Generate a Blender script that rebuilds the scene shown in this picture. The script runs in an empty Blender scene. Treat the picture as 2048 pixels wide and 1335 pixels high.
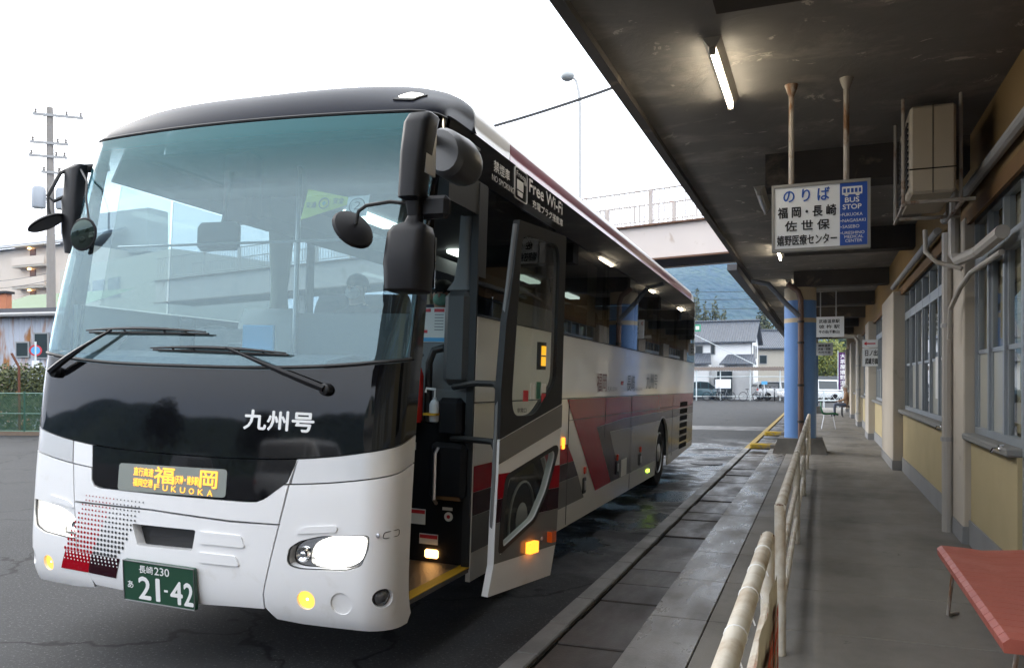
import bpy, bmesh, math, random
from mathutils import Vector, Matrix, Euler
from mathutils.geometry import delaunay_2d_cdt
R = math.radians
random.seed(7)
SC = bpy.context.scene
COL = SC.collection
# ---------------------------------------------------------------- camera
cam = bpy.data.cameras.new('camera'); camo = bpy.data.objects.new('camera', cam); COL.objects.link(camo)
camo.location = (0, 0, 1.57); camo.rotation_euler = (R(90), 0, R(21.06))
cam.sensor_width = 36; cam.lens = 36 * 1600 / 2048; cam.shift_y = 92.5 / 2048
cam.clip_start = .05; cam.clip_end = 6000
SC.camera = camo
# ---------------------------------------------------------------- overcast sky
W = bpy.data.worlds.new('World'); SC.world = W; W.use_nodes = True
nt = W.node_tree; nt.nodes.clear()
sky = nt.nodes.new('ShaderNodeTexSky'); sky.sky_type = 'NISHITA'; sky.sun_disc = False
sky.sun_elevation = R(28); sky.sun_rotation = R(-75); sky.air_density = 1.6; sky.dust_density = 4
hs = nt.nodes.new('ShaderNodeHueSaturation'); hs.inputs['Saturation'].default_value = .35
bg1 = nt.nodes.new('ShaderNodeBackground'); bg1.inputs[1].default_value = .06
bg2 = nt.nodes.new('ShaderNodeBackground'); bg2.inputs[0].default_value = (.96, .98, 1.0, 1); bg2.inputs[1].default_value = 2.55
ad = nt.nodes.new('ShaderNodeAddShader'); wo = nt.nodes.new('ShaderNodeOutputWorld')
nt.links.new(sky.outputs[0], hs.inputs['Color']); nt.links.new(hs.outputs[0], bg1.inputs[0])
nt.links.new(bg1.outputs[0], ad.inputs[0]); nt.links.new(bg2.outputs[0], ad.inputs[1]); nt.links.new(ad.outputs[0], wo.inputs[0])
sun = bpy.data.lights.new('sun', 'SUN'); sun.energy = .8; sun.angle = R(25); sun.color = (1, .96, .9)
suno = bpy.data.objects.new('sun', sun); COL.objects.link(suno)
suno.rotation_euler = Vector((math.cos(R(28)) * math.sin(R(75)), -math.cos(R(28)) * math.cos(R(75)), -math.sin(R(28)))).to_track_quat('-Z', 'Y').to_euler()
SC.view_settings.view_transform = 'Standard'; SC.view_settings.look = 'None'
SC.view_settings.exposure = .38; SC.view_settings.gamma = 1
SC.cycles.use_denoising = True; SC.cycles.denoiser = 'OPENIMAGEDENOISE'
SC.cycles.max_bounces = 8; SC.cycles.diffuse_bounces = 4; SC.cycles.glossy_bounces = 4; SC.cycles.transparent_max_bounces = 14; SC.cycles.volume_bounces = 0; SC.cycles.sample_clamp_indirect = 6
SC.cycles.use_adaptive_sampling = True; SC.cycles.adaptive_threshold = .02; SC.cycles.volume_step_rate = 4
SC.cycles.caustics_reflective = False; SC.cycles.caustics_refractive = False
# ---------------------------------------------------------------- materials
def c4(c):
    return (c[0], c[1], c[2], 1)
def newmat(name):
    m = bpy.data.materials.new(name); m.use_nodes = True
    n = m.node_tree.nodes; b = n['Principled BSDF']
    return m, m.node_tree, b
def noise(t, scale, detail=4, rough=.55, coord='Object', stretch=None, dist=0):
    tc = t.nodes.new('ShaderNodeNewGeometry' if coord == 'P' else 'ShaderNodeTexCoord'); nz = t.nodes.new('ShaderNodeTexNoise'); coord = 'Position' if coord == 'P' else coord
    nz.inputs['Scale'].default_value = scale; nz.inputs['Detail'].default_value = detail
    nz.inputs['Roughness'].default_value = rough; nz.inputs['Distortion'].default_value = dist
    if stretch:
        mp = t.nodes.new('ShaderNodeMapping'); mp.inputs['Scale'].default_value = stretch
        t.links.new(tc.outputs[coord], mp.inputs[0]); t.links.new(mp.outputs[0], nz.inputs['Vector'])
    else:
        t.links.new(tc.outputs[coord], nz.inputs['Vector'])
    return nz.outputs['Fac']
def ramp(t, fac, a, b, ca=(0, 0, 0), cb=(1, 1, 1)):
    r = t.nodes.new('ShaderNodeValToRGB'); r.color_ramp.elements[0].position = a; r.color_ramp.elements[1].position = b
    r.color_ramp.elements[0].color = c4(ca); r.color_ramp.elements[1].color = c4(cb); t.links.new(fac, r.inputs[0]); return r.outputs[0]
def mix(t, fac, a, b, mode='MIX'):
    m = t.nodes.new('ShaderNodeMix'); m.data_type = 'RGBA'; m.blend_type = mode
    for s, v in ((0, fac), (6, a), (7, b)):
        if isinstance(v, (int, float)): m.inputs[s].default_value = v
        elif isinstance(v, tuple): m.inputs[s].default_value = c4(v)
        else: t.links.new(v, m.inputs[s])
    return m.outputs[2]
def pbr(name, col, rough=.5, metal=0, var=0, vscale=6, bump=0, bscale=40, coat=0, spec=.5, second=None, sscale=3, sth=(.55, .65), stretch=None, rvar=0, emit=None, es=0):
    m, t, b = newmat(name)
    if rough >= .6 and spec == .5: spec = .18
    b.inputs['Roughness'].default_value = rough; b.inputs['Metallic'].default_value = metal
    b.inputs['Specular IOR Level'].default_value = spec; b.inputs['Coat Weight'].default_value = coat; b.inputs['Coat Roughness'].default_value = .04
    out = None
    if var:
        f = noise(t, vscale, 5, stretch=stretch)
        out = mix(t, f, tuple(max(0, x * (1 - var)) for x in col), tuple(x * (1 + var) for x in col))
    if second is not None:
        f2 = ramp(t, noise(t, sscale, 6, .62, stretch=stretch, dist=.4), sth[0], sth[1])
        out = mix(t, f2, out if out is not None else tuple(col), tuple(second))
    if out is None: b.inputs['Base Color'].default_value = c4(col)
    else: t.links.new(out, b.inputs['Base Color'])
    if rvar:
        r = t.nodes.new('ShaderNodeMapRange'); r.inputs[3].default_value = max(.02, rough - rvar); r.inputs[4].default_value = min(1, rough + rvar)
        t.links.new(noise(t, vscale * .7, 4), r.inputs[0]); t.links.new(r.outputs[0], b.inputs['Roughness'])
    if bump:
        bp = t.nodes.new('ShaderNodeBump'); bp.inputs['Strength'].default_value = bump; bp.inputs['Distance'].default_value = .02
        t.links.new(noise(t, bscale, 6, .6), bp.inputs['Height']); t.links.new(bp.outputs[0], b.inputs['Normal'])
    if emit:
        b.inputs['Emission Color'].default_value = c4(emit); b.inputs['Emission Strength'].default_value = es
    return m
def glass(name, tint, ior=1.5, rough=.0, mult=1.0, film=0):
    m, t, b = newmat(name); t.nodes.remove(b)
    tr = t.nodes.new('ShaderNodeBsdfTransparent'); tr.inputs[0].default_value = c4(tint)
    gl = t.nodes.new('ShaderNodeBsdfGlossy'); gl.inputs['Roughness'].default_value = rough; gl.inputs[0].default_value = c4(mult) if isinstance(mult, tuple) else (mult, mult, mult, 1)
    # Schlick reflectance that is the same from both sides of the pane
    lw = t.nodes.new('ShaderNodeLayerWeight'); pw = t.nodes.new('ShaderNodeMath'); pw.operation = 'POWER'; pw.inputs[1].default_value = 5
    t.links.new(lw.outputs['Facing'], pw.inputs[0]); f0 = ((ior - 1) / (ior + 1)) ** 2
    fr = t.nodes.new('ShaderNodeMath'); fr.operation = 'MULTIPLY_ADD'; fr.inputs[1].default_value = 1 - f0; fr.inputs[2].default_value = f0; t.links.new(pw.outputs[0], fr.inputs[0])
    mx = t.nodes.new('ShaderNodeMixShader'); o = t.nodes['Material Output']
    t.links.new(fr.outputs[0], mx.inputs[0]); base = tr
    if film:        # thin dust film, pale blue so it also paints in a reflected veil
        df = t.nodes.new('ShaderNodeBsdfDiffuse'); df.inputs[0].default_value = (.6, .66, .68, 1); m2 = t.nodes.new('ShaderNodeMixShader'); m2.inputs[0].default_value = film
        t.links.new(tr.outputs[0], m2.inputs[1]); t.links.new(df.outputs[0], m2.inputs[2]); base = m2
    t.links.new(base.outputs[0], mx.inputs[1]); t.links.new(gl.outputs[0], mx.inputs[2]); t.links.new(mx.outputs[0], o.inputs[0])
    return m
def emis(name, col, s):
    m, t, b = newmat(name); b.inputs['Base Color'].default_value = (.05, .05, .05, 1)
    b.inputs['Emission Color'].default_value = c4(col); b.inputs['Emission Strength'].default_value = s
    return m
# ---------------------------------------------------------------- mesh tools
class MB:
    def __init__(s): s.v = []; s.f = []
    def add(s, vs, fs):
        o = len(s.v); s.v += [tuple(p) for p in vs]; s.f += [tuple(i + o for i in f) for f in fs]; return s
    def box(s, x0, x1, y0, y1, z0, z1):
        return s.add([(x0, y0, z0), (x1, y0, z0), (x1, y1, z0), (x0, y1, z0), (x0, y0, z1), (x1, y0, z1), (x1, y1, z1), (x0, y1, z1)],
                     [(0, 3, 2, 1), (4, 5, 6, 7), (0, 1, 5, 4), (1, 2, 6, 5), (2, 3, 7, 6), (3, 0, 4, 7)])
    def rbox(s, x0, x1, y0, y1, z0, z1, r=.01):
        bm = bmesh.new()
        for x, sx in ((x0, 1), (x1, -1)):
            for y, sy in ((y0, 1), (y1, -1)):
                for z, sz in ((z0, 1), (z1, -1)):
                    bm.verts.new((x, y + sy * r, z + sz * r)); bm.verts.new((x + sx * r, y, z + sz * r)); bm.verts.new((x + sx * r, y + sy * r, z))
        bmesh.ops.convex_hull(bm, input=bm.verts[:]); bmesh.ops.dissolve_limit(bm, angle_limit=.02, verts=bm.verts[:], edges=bm.edges[:])
        bm.verts.index_update(); s.add([v.co[:] for v in bm.verts], [[v.index for v in f.verts] for f in bm.faces]); bm.free(); return s
    def obox(s, c, a, b, d):
        c, a, b, d = map(Vector, (c, a, b, d))
        vs = [c + i * a + j * b + k * d for k in (-1, 1) for (i, j) in ((-1, -1), (1, -1), (1, 1), (-1, 1))]
        return s.add(vs, [(0, 3, 2, 1), (4, 5, 6, 7), (0, 1, 5, 4), (1, 2, 6, 5), (2, 3, 7, 6), (3, 0, 4, 7)])
    def tube(s, pts, r, n=8, cap=True):
        pts = [Vector(p) for p in pts]; k = len(pts); rs = r if isinstance(r, (list, tuple)) else [r] * k
        up = None; o = len(s.v)
        for i, p in enumerate(pts):
            d = (pts[min(i + 1, k - 1)] - pts[max(i - 1, 0)]).normalized()
            if up is None: up = d.orthogonal().normalized()
            up = (up - d * up.dot(d)); up = up.normalized() if up.length > 1e-6 else d.orthogonal().normalized()
            w = d.cross(up)
            for j in range(n):
                a = 2 * math.pi * j / n; s.v.append(tuple(p + rs[i] * (math.cos(a) * up + math.sin(a) * w)))
        for i in range(k - 1):
            for j in range(n):
                s.f.append((o + i * n + j, o + i * n + (j + 1) % n, o + (i + 1) * n + (j + 1) % n, o + (i + 1) * n + j))
        if cap:
            s.f.append(tuple(o + j for j in range(n))[::-1]); s.f.append(tuple(o + (k - 1) * n + j for j in range(n)))
        return s
    def lathe(s, prof, c, axis=(0, 0, 1), n=16, sc=(1, 1)):
        c = Vector(c); ax = Vector(axis).normalized(); u = ax.orthogonal().normalized()
        if abs(ax.z) > .99: u = Vector((1, 0, 0))
        w = ax.cross(u); o = len(s.v); k = len(prof)
        for (r, h) in prof:
            for j in range(n):
                a = 2 * math.pi * j / n; s.v.append(tuple(c + ax * h + r * (sc[0] * math.cos(a) * u + sc[1] * math.sin(a) * w)))
        for i in range(k - 1):
            for j in range(n):
                s.f.append((o + i * n + j, o + i * n + (j + 1) % n, o + (i + 1) * n + (j + 1) % n, o + (i + 1) * n + j))
        if prof[0][0] > 1e-5: s.f.append(tuple(o + j for j in range(n))[::-1])
        if prof[-1][0] > 1e-5: s.f.append(tuple(o + (k - 1) * n + j for j in range(n)))
        return s
    def prism(s, pts, d):
        d = Vector(d); n = len(pts); a = [Vector(p) for p in pts]
        return s.add(a + [p + d for p in a], [tuple(range(n))[::-1], tuple(range(n, 2 * n))] + [(i, (i + 1) % n, n + (i + 1) % n, n + i) for i in range(n)])
    def quad(s, a, b, c, d): return s.add([a, b, c, d], [(0, 1, 2, 3)])
    def ball(s, c, r, n=10, sc=(1, 1, 1)):
        o = len(s.v); m = n // 2 + 1
        for i in range(m + 1):
            th = math.pi * i / m
            for j in range(n):
                a = 2 * math.pi * j / n
                s.v.append((c[0] + r * sc[0] * math.sin(th) * math.cos(a), c[1] + r * sc[1] * math.sin(th) * math.sin(a), c[2] + r * sc[2] * math.cos(th)))
        for i in range(m):
            for j in range(n):
                s.f.append((o + i * n + j, o + (i + 1) * n + j, o + (i + 1) * n + (j + 1) % n, o + i * n + (j + 1) % n))
        return s
    def mesh(s, name, mat, smooth=35):
        me = bpy.data.meshes.new(name); me.from_pydata(s.v, [], s.f); me.validate()
        bm = bmesh.new(); bm.from_mesh(me); bmesh.ops.remove_doubles(bm, verts=bm.verts[:], dist=1e-5); bmesh.ops.recalc_face_normals(bm, faces=bm.faces[:]); bm.to_mesh(me); bm.free()
        if mat: me.materials.append(mat)
        if smooth: me.shade_smooth(); me.set_sharp_from_angle(angle=R(smooth))
        return me
    def build(s, name, mat, parent=None, smooth=35):
        return link(name, s.mesh(name, mat, smooth), parent)
def link(name, data, parent=None):
    o = bpy.data.objects.new(name, data); COL.objects.link(o)
    if parent: o.parent = parent
    return o
def tag(o, label=None, cat=None, group=None, kind=None):
    if label: o['label'] = label
    if cat: o['category'] = cat
    if group: o['group'] = group
    if kind: o['kind'] = kind
    return o
def thing(name, label, cat, loc=(0, 0, 0), rz=0, group=None):
    o = bpy.data.objects.new(name, None); COL.objects.link(o); o.location = loc; o.rotation_euler = (0, 0, rz); o.empty_display_size = .2
    return tag(o, label, cat, group)
def copy_tree(o, parent=None):
    c = o.copy(); COL.objects.link(c); c.parent = parent
    for ch in list(o.children): copy_tree(ch, c)
    return c
# text as flat or wrapped print: list of (2D verts, faces), fitted into w x h
_txt = {}
def text2d(body, bold=0.0):
    k = (body, bold)
    if k not in _txt:
        c = bpy.data.curves.new('t', 'FONT'); c.body = body; c.offset = bold; c.resolution_u = 3; c.space_line = 1.0
        o = bpy.data.objects.new('t', c); COL.objects.link(o)
        m = bpy.data.meshes.new_from_object(o.evaluated_get(bpy.context.evaluated_depsgraph_get()))
        vs = [(v.co.x, v.co.y) for v in m.vertices]; fs = [tuple(p.vertices) for p in m.polygons]
        bpy.data.objects.remove(o); bpy.data.curves.remove(c); bpy.data.meshes.remove(m)
        x0 = min(v[0] for v in vs); x1 = max(v[0] for v in vs); y0 = min(v[1] for v in vs); y1 = max(v[1] for v in vs)
        _txt[k] = ([((x - x0) / (x1 - x0), (y - y0) / (y1 - y0)) for x, y in vs], fs)
    return _txt[k]
def text(name, body, fmap, u0, u1, v0, v1, mat, parent, bold=.012, shear=0):
    vs, fs = text2d(body, 0); mb = MB(); d = bold * .55 * abs(v1 - v0)
    c = Vector(fmap((u0 + u1) / 2, (v0 + v1) / 2)); e = 1e-3; du = Vector(fmap((u0 + u1) / 2 + e, (v0 + v1) / 2)) - c; dv = Vector(fmap((u0 + u1) / 2, (v0 + v1) / 2 + e)) - c
    n = du.cross(dv).normalized(); dux = d * e / max(du.length, 1e-9); dvx = d * e / max(dv.length, 1e-9)
    # a heavier stroke: the print laid down again, shifted by a hair and stacked
    for i, (a, b) in enumerate([(0, 0)] + ([(1, 0), (-1, 0), (0, 1), (0, -1)] if bold else [])):
        mb.add([Vector(fmap(u0 + (u1 - u0) * (x + shear * y) + a * dux * 2, v0 + (v1 - v0) * y + b * dvx * 2)) + n * i * 2e-4 for x, y in vs], fs)
    me = bpy.data.meshes.new(name); me.from_pydata(mb.v, [], mb.f); me.materials.append(mat)
    return link(name, me, parent)
def plane(o, u, v, off=0):
    o, u, v = Vector(o), Vector(u), Vector(v); n = u.cross(v).normalized() * off
    return lambda a, b: tuple(o + u * a + v * b + n)
def inpoly(p, poly):
    x, y = p; c = False; n = len(poly); j = n - 1
    for i in range(n):
        xi, yi = poly[i]; xj, yj = poly[j]
        if (yi > y) != (yj > y) and x < (xj - xi) * (y - yi) / (yj - yi) + xi: c = not c
        j = i
    return c
def refine(poly, su, sv):
    out = []
    for i, a in enumerate(poly):
        b = poly[(i + 1) % len(poly)]; k = max(1, int(math.ceil(max(abs(b[0] - a[0]) / su, abs(b[1] - a[1]) / sv))))
        out += [(a[0] + (b[0] - a[0]) * t / k, a[1] + (b[1] - a[1]) * t / k) for t in range(k)]
    return out
def roundpoly(poly, r, n=4):
    out = []
    m = len(poly)
    for i in range(m):
        p0, p, p1 = Vector(poly[i - 1]), Vector(poly[i]), Vector(poly[(i + 1) % m])
        a = (p0 - p); b = (p1 - p); ra = min(r, a.length * .45); rb = min(r, b.length * .45)
        A = p + a.normalized() * ra; B = p + b.normalized() * rb
        for k in range(n + 1):
            t = k / n; q = A * (1 - t) ** 2 + p * 2 * t * (1 - t) + B * t * t; out.append((q.x, q.y))
    return out
def patch(name, poly, fmap, mat, parent, holes=(), su=.05, sv=.05, off=0, thick=.02, nrm=True):
    """a sheet cut to an outline (with holes) on a curved surface, with its rim turned in by thick"""
    loops = [refine(poly, su, sv)] + [refine(h, su, sv) for h in holes]
    pts = []; edges = []
    for L in loops:
        o = len(pts); pts += L; edges += [(o + i, o + (i + 1) % len(L)) for i in range(len(L))]
    u0 = min(p[0] for p in poly); u1 = max(p[0] for p in poly); v0 = min(p[1] for p in poly); v1 = max(p[1] for p in poly)
    nu = int((u1 - u0) / su); nv = int((v1 - v0) / sv); nb = len(pts)
    bset = pts[:]
    for i in range(1, nu + 1):
        for j in range(1, nv + 1):
            p = (u0 + (u1 - u0) * (i - .5) / nu if nu else u0, v0 + (v1 - v0) * (j - .5) / nv if nv else v0)
            if inpoly(p, loops[0]) and not any(inpoly(p, h) for h in loops[1:]):
                if min(((p[0] - q[0]) / su) ** 2 + ((p[1] - q[1]) / sv) ** 2 for q in bset) > .16: pts.append(p)
    ov, oe, of, a1, a2, a3 = delaunay_2d_cdt([Vector((p[0] / su, p[1] / sv)) for p in pts], edges, [], 0, 1e-6)
    ov = [Vector((p.x * su, p.y * sv)) for p in ov]
    tri = []
    for f in of:
        c = (sum(ov[i].x for i in f) / 3, sum(ov[i].y for i in f) / 3)
        if inpoly(c, loops[0]) and not any(inpoly(c, h) for h in loops[1:]): tri.append(tuple(f))
    def nor(u, v):
        e = 2e-3; a = Vector(fmap(u + e, v)) - Vector(fmap(u - e, v)); b = Vector(fmap(u, v + e)) - Vector(fmap(u, v - e))
        return a.cross(b).normalized()
    N = [nor(p.x, p.y) for p in ov]; V = [Vector(fmap(p.x, p.y)) + N[i] * off for i, p in enumerate(ov)]
    cnt = {}
    for f in tri:
        for i in range(3):
            e = (f[i], f[(i + 1) % 3]); cnt[tuple(sorted(e))] = cnt.get(tuple(sorted(e)), []) + [e]
    F = list(tri); NV = list(V); LN = [[N[i] for i in f] for f in tri]
    if thick:
        inner = {}
        for k, es in cnt.items():
            if len(es) == 1:
                a, b = es[0]
                for i in (a, b):
                    if i not in inner: inner[i] = len(NV); NV.append(V[i] - N[i] * thick)
                F.append((b, a, inner[a], inner[b])); g = (V[b] - V[a]).cross(N[a]); g = g.normalized() if g.length > 0 else N[a]
                LN.append([g] * 4)
    me = bpy.data.meshes.new(name); me.from_pydata([tuple(v) for v in NV], [], F); me.materials.append(mat); me.shade_smooth()
    if nrm:
        flat = [tuple(x) for l in LN for x in l]
        if len(flat) == len(me.loops): me.normals_split_custom_set(flat)
    return link(name, me, parent)
# ================================================================ BUS
M_white = pbr('bus_white_paint', (.80, .80, .81), .3, var=.025, vscale=2, coat=.5, second=(.66, .64, .60), sscale=5, sth=(.6, .85))
M_pearl = pbr('bus_pearl_band', (.66, .66, .67), .22, metal=.25, coat=.7)
M_black = pbr('bus_black_gloss', (.004, .004, .005), .05, spec=.4)
M_cap = pbr('bus_dark_cap', (.010, .012, .020), .4, spec=.12)
M_trim = pbr('black_rubber', (.012, .012, .013), .55, bump=.05)
M_plast = pbr('dark_plastic', (.011, .011, .013), .45, spec=.22, var=.15, bump=.06, bscale=200)
M_greyp = pbr('grey_interior_plastic', (.16, .165, .17), .5, var=.08)
M_red = pbr('stripe_red', (.32, .004, .012), .18, spec=.07)
M_maroon = pbr('stripe_maroon', (.026, .006, .010), .2, spec=.12)
M_grey = pbr('stripe_grey', (.16, .155, .15), .16, spec=.4)
M_cream = pbr('side_paint', (.76, .73, .67), .14, coat=.4, spec=.4)
def wavy(m, s=.7, st=.12):      # sheet metal is never quite flat: reflections wobble
    t = m.node_tree; b = t.nodes['Principled BSDF']; bp = t.nodes.new('ShaderNodeBump'); bp.inputs['Strength'].default_value = st; bp.inputs['Distance'].default_value = .05
    t.links.new(noise(t, s, 2, .4), bp.inputs['Height']); t.links.new(bp.outputs[0], b.inputs['Normal']); t.links.new(bp.outputs[0], b.inputs['Coat Normal'])
for m_ in (M_cream, M_red, M_grey, M_maroon): wavy(m_, .9, .1)
M_ws = glass('windshield_glass', (.38, .50, .54), 2.05, mult=(.64, .86, .93), film=.02)
M_sideglass = glass('tinted_side_glass', (.13, .14, .14), 1.5, mult=.8)
M_farglass = glass('far_side_glass', (.42, .46, .46), 1.4)
M_doorglass = glass('door_glass', (.62, .66, .62), 1.5)
M_clear = glass('clear_lens', (.96, .97, .98), 1.45)
M_chrome = pbr('chrome', (.85, .85, .86), .08, metal=1)
M_alu = pbr('brushed_aluminium', (.5, .5, .52), .35, metal=.9)
M_mirror = pbr('mirror_glass', (.8, .82, .82), .02, metal=1)
M_head = emis('headlight_beam', (1, .96, .86), 14)
def lampfall():      # hot centre, dimmer reflector rim, faceted
    t = M_head.node_tree; b = t.nodes['Principled BSDF']; tc = t.nodes.new('ShaderNodeTexCoord'); sx = t.nodes.new('ShaderNodeSeparateXYZ'); t.links.new(tc.outputs['Object'], sx.inputs[0])
    def mth(op, a, c=None):
        n = t.nodes.new('ShaderNodeMath'); n.operation = op
        for i, v in enumerate((a, c)):
            if v is None: continue
            if isinstance(v, (int, float)): n.inputs[i].default_value = v
            else: t.links.new(v, n.inputs[i])
        return n.outputs[0]
    dx = mth('SUBTRACT', mth('ABSOLUTE', sx.outputs[0]), 1.0); dz = mth('SUBTRACT', sx.outputs[2], .715)
    d = mth('SQRT', mth('ADD', mth('MULTIPLY', dx, dx), mth('MULTIPLY', mth('MULTIPLY', dz, dz), 1.6)))
    vo = t.nodes.new('ShaderNodeTexVoronoi'); vo.inputs['Scale'].default_value = 38; t.links.new(tc.outputs['Object'], vo.inputs['Vector'])
    d = mth('ADD', d, mth('MULTIPLY', vo.outputs['Distance'], .05))
    mr = t.nodes.new('ShaderNodeMapRange'); mr.inputs[1].default_value = .05; mr.inputs[2].default_value = .19; mr.inputs[3].default_value = 16; mr.inputs[4].default_value = .45; t.links.new(d, mr.inputs[0]); t.links.new(mr.outputs[0], b.inputs['Emission Strength'])
lampfall()
M_fog = emis('fog_amber', (1, .48, .06), 1.7)
M_fogc = emis('fog_core', (1, .82, .45), 5)
M_amber = emis('amber_lamp', (1, .27, .02), 2.6)
M_led = emis('led_amber', (1, .42, .03), 1.8)
M_inlight = emis('interior_light', (.86, 1, .9), 4)
M_inwarm = emis('entrance_lamp', (1, .5, .16), 6)
M_print = pbr('print_white', (.8, .8, .8), .4)
M_printgrey = pbr('print_silver', (.55, .53, .5), .4)
M_ink = pbr('print_black', (.02, .02, .022), .4)
M_inkred = pbr('print_red', (.55, .03, .04), .4)
M_plate = pbr('plate_green', (.012, .06, .032), .4, coat=.2)
M_tyre = pbr('tyre_rubber', (.016, .016, .017), .75, var=.2, vscale=20, bump=.1)
M_rim = pbr('wheel_steel', (.42, .43, .44), .35, metal=.7)
M_amberlens = pbr('amber_lens', (.75, .12, .01), .15, coat=.5)
M_redlens = pbr('red_reflector', (.6, .05, .02), .2)
M_seat = pbr('seat_fabric', (.03, .032, .05), .9, var=.3, vscale=60)
M_seatcover = pbr('white_seat_cover', (.62, .6, .58), .8, var=.06, vscale=4, bump=.15, bscale=6)
M_curtain = pbr('curtain_cloth', (.5, .48, .38), .85)
M_inside = pbr('interior_lining', (.11, .11, .115), .7, var=.1)
M_dash = pbr('dashboard', (.1, .105, .11), .6, var=.1, bump=.1, bscale=120)
M_dashgrey = pbr('dashboard_top', (.2, .215, .23), .6, var=.06)
M_tread = pbr('checker_plate', (.2, .19, .18), .35, metal=.7, bump=.5, bscale=90)
M_yellow = pbr('yellow_strip', (.62, .36, .02), .5, var=.15)
M_exting = pbr('extinguisher_red', (.5, .02, .015), .25, coat=.4)
M_card = pbr('paper', (.75, .75, .73), .6)
M_cardblue = pbr('card_blue', (.12, .4, .7), .6)

BUS = thing('coach_bus', 'large white coach with black nose, red side stripes and its front door open', 'bus')
a_, p_, r_ = R(.94), R(.5), R(1.8)
BUS.matrix_world = Matrix.Translation((-3.30685, 3.38705, .0032)) @ Matrix.Rotation(a_, 4, 'Z') @ Matrix.Rotation(-p_, 4, 'X') @ Matrix.Rotation(r_, 4, 'Y')
ZP = [.25, .32, .45, .7, 1.0, 1.17, 1.65, 2.2, 2.7, 3.14]; YP = [.12, .06, .01, 0, .01, .02, .06, .165, .29, .42]
def natspline(xs, ys):
    n = len(xs); h = [xs[i + 1] - xs[i] for i in range(n - 1)]; al = [0] * n
    for i in range(1, n - 1): al[i] = 3 * ((ys[i + 1] - ys[i]) / h[i] - (ys[i] - ys[i - 1]) / h[i - 1])
    l = [1] * n; mu = [0] * n; z = [0] * n; c = [0] * n
    for i in range(1, n - 1):
        l[i] = 2 * (xs[i + 1] - xs[i - 1]) - h[i - 1] * mu[i - 1]; mu[i] = h[i] / l[i]; z[i] = (al[i] - h[i - 1] * z[i - 1]) / l[i]
    for i in range(n - 2, -1, -1): c[i] = z[i] - mu[i] * c[i + 1]
    def f(x):
        i = 0
        while i < n - 2 and x > xs[i + 1]: i += 1
        t = x - xs[i]; d = (c[i + 1] - c[i]) / (3 * h[i]); b = (ys[i + 1] - ys[i]) / h[i] - h[i] * (2 * c[i] + c[i + 1]) / 3
        return ys[i] + b * t + c[i] * t * t + d * t ** 3
    return f
yprof = natspline(ZP, YP); BW = 1.245; CR = .14; BOW = .11
def fplan(s):
    a = abs(s); x0 = BW - CR
    if a <= .85: x = a / .85 * x0; y = 0
    elif a <= 1:
        ph = (a - .85) / .15 * math.pi / 2; x = x0 + CR * math.sin(ph); y = CR * (1 - math.cos(ph))
    else: x = BW; y = CR + (a - 1) * 1.3
    return math.copysign(x, s), y + BOW * (x / BW) ** 2
def FR(s, z):
    x, y = fplan(s); return Vector((x, y + yprof(z), z))
def FRo(off):
    def g(s, z):
        e = 2e-3; n = (FR(s + e, z) - FR(s - e, z)).cross(FR(s, z + e) - FR(s, z - e)).normalized()
        return tuple(FR(s, z) + n * off)
    return g
def curve(f, a, b, n=14): return [(a + (b - a) * i / n, f(a + (b - a) * i / n)) for i in range(n + 1)]
ZB = lambda s: 1.163 + .117 * abs(s) ** 3          # black panel / white band edge
ZN = lambda s: 1.035 + .1 * abs(s) ** 3            # white band / bumper seam
ZW = lambda s: 1.647 + .075 * abs(s) ** 3          # windscreen lower seam
ZT = 3.09
G = .0035
SE = 1.1
fp = dict(fmap=FR, parent=BUS, su=.035, sv=.04)
# windscreen
ws = [(-.985, ZW(-.985))] + curve(lambda s: ZW(s) + .004, -.97, .975) + [(.985, 1.85), (.975, 2.6), (.96, ZT)] + curve(lambda s: ZT, .94, -.96)
windshield = patch('windshield', ws, FR, M_ws, BUS, su=.05, sv=.06, thick=.006)
seal = MB().tube([FRo(.004)(s, ZW(s)) for s in [i * .05 for i in range(-20, 21)]], .011, 6).build('windshield_seal', M_trim, windshield)
MB().tube([FRo(.004)(s, ZT + .004) for s in [i * .05 for i in range(-20, 21)]], .009, 6).build('windshield_seal', M_trim, windshield)
# frit band and A pillars
for sg in (1, -1):
    po = [(sg * .99, ZW(.99)), (sg * SE, ZW(1)), (sg * 1.07, 2.2), (sg * 1.0, ZT), (sg * .965, ZT), (sg * .98, 2.6), (sg * .99, 1.85)]
    patch('a_pillar', po if sg > 0 else po[::-1], FR, M_black, BUS, su=.04, sv=.08, off=.003, thick=.03)
# black nose panel
bl = curve(lambda s: ZB(s) + G, -SE, SE, 30) + curve(lambda s: ZW(s) - .012, SE, -SE, 30)
nose = patch('front_panel', bl, FR, M_black, BUS, su=.035, sv=.05, thick=.03)
text('lettering', '九州号', FRo(.002), .318, .633, 1.325, 1.425, M_print, nose, bold=.028, shear=.0)
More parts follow.
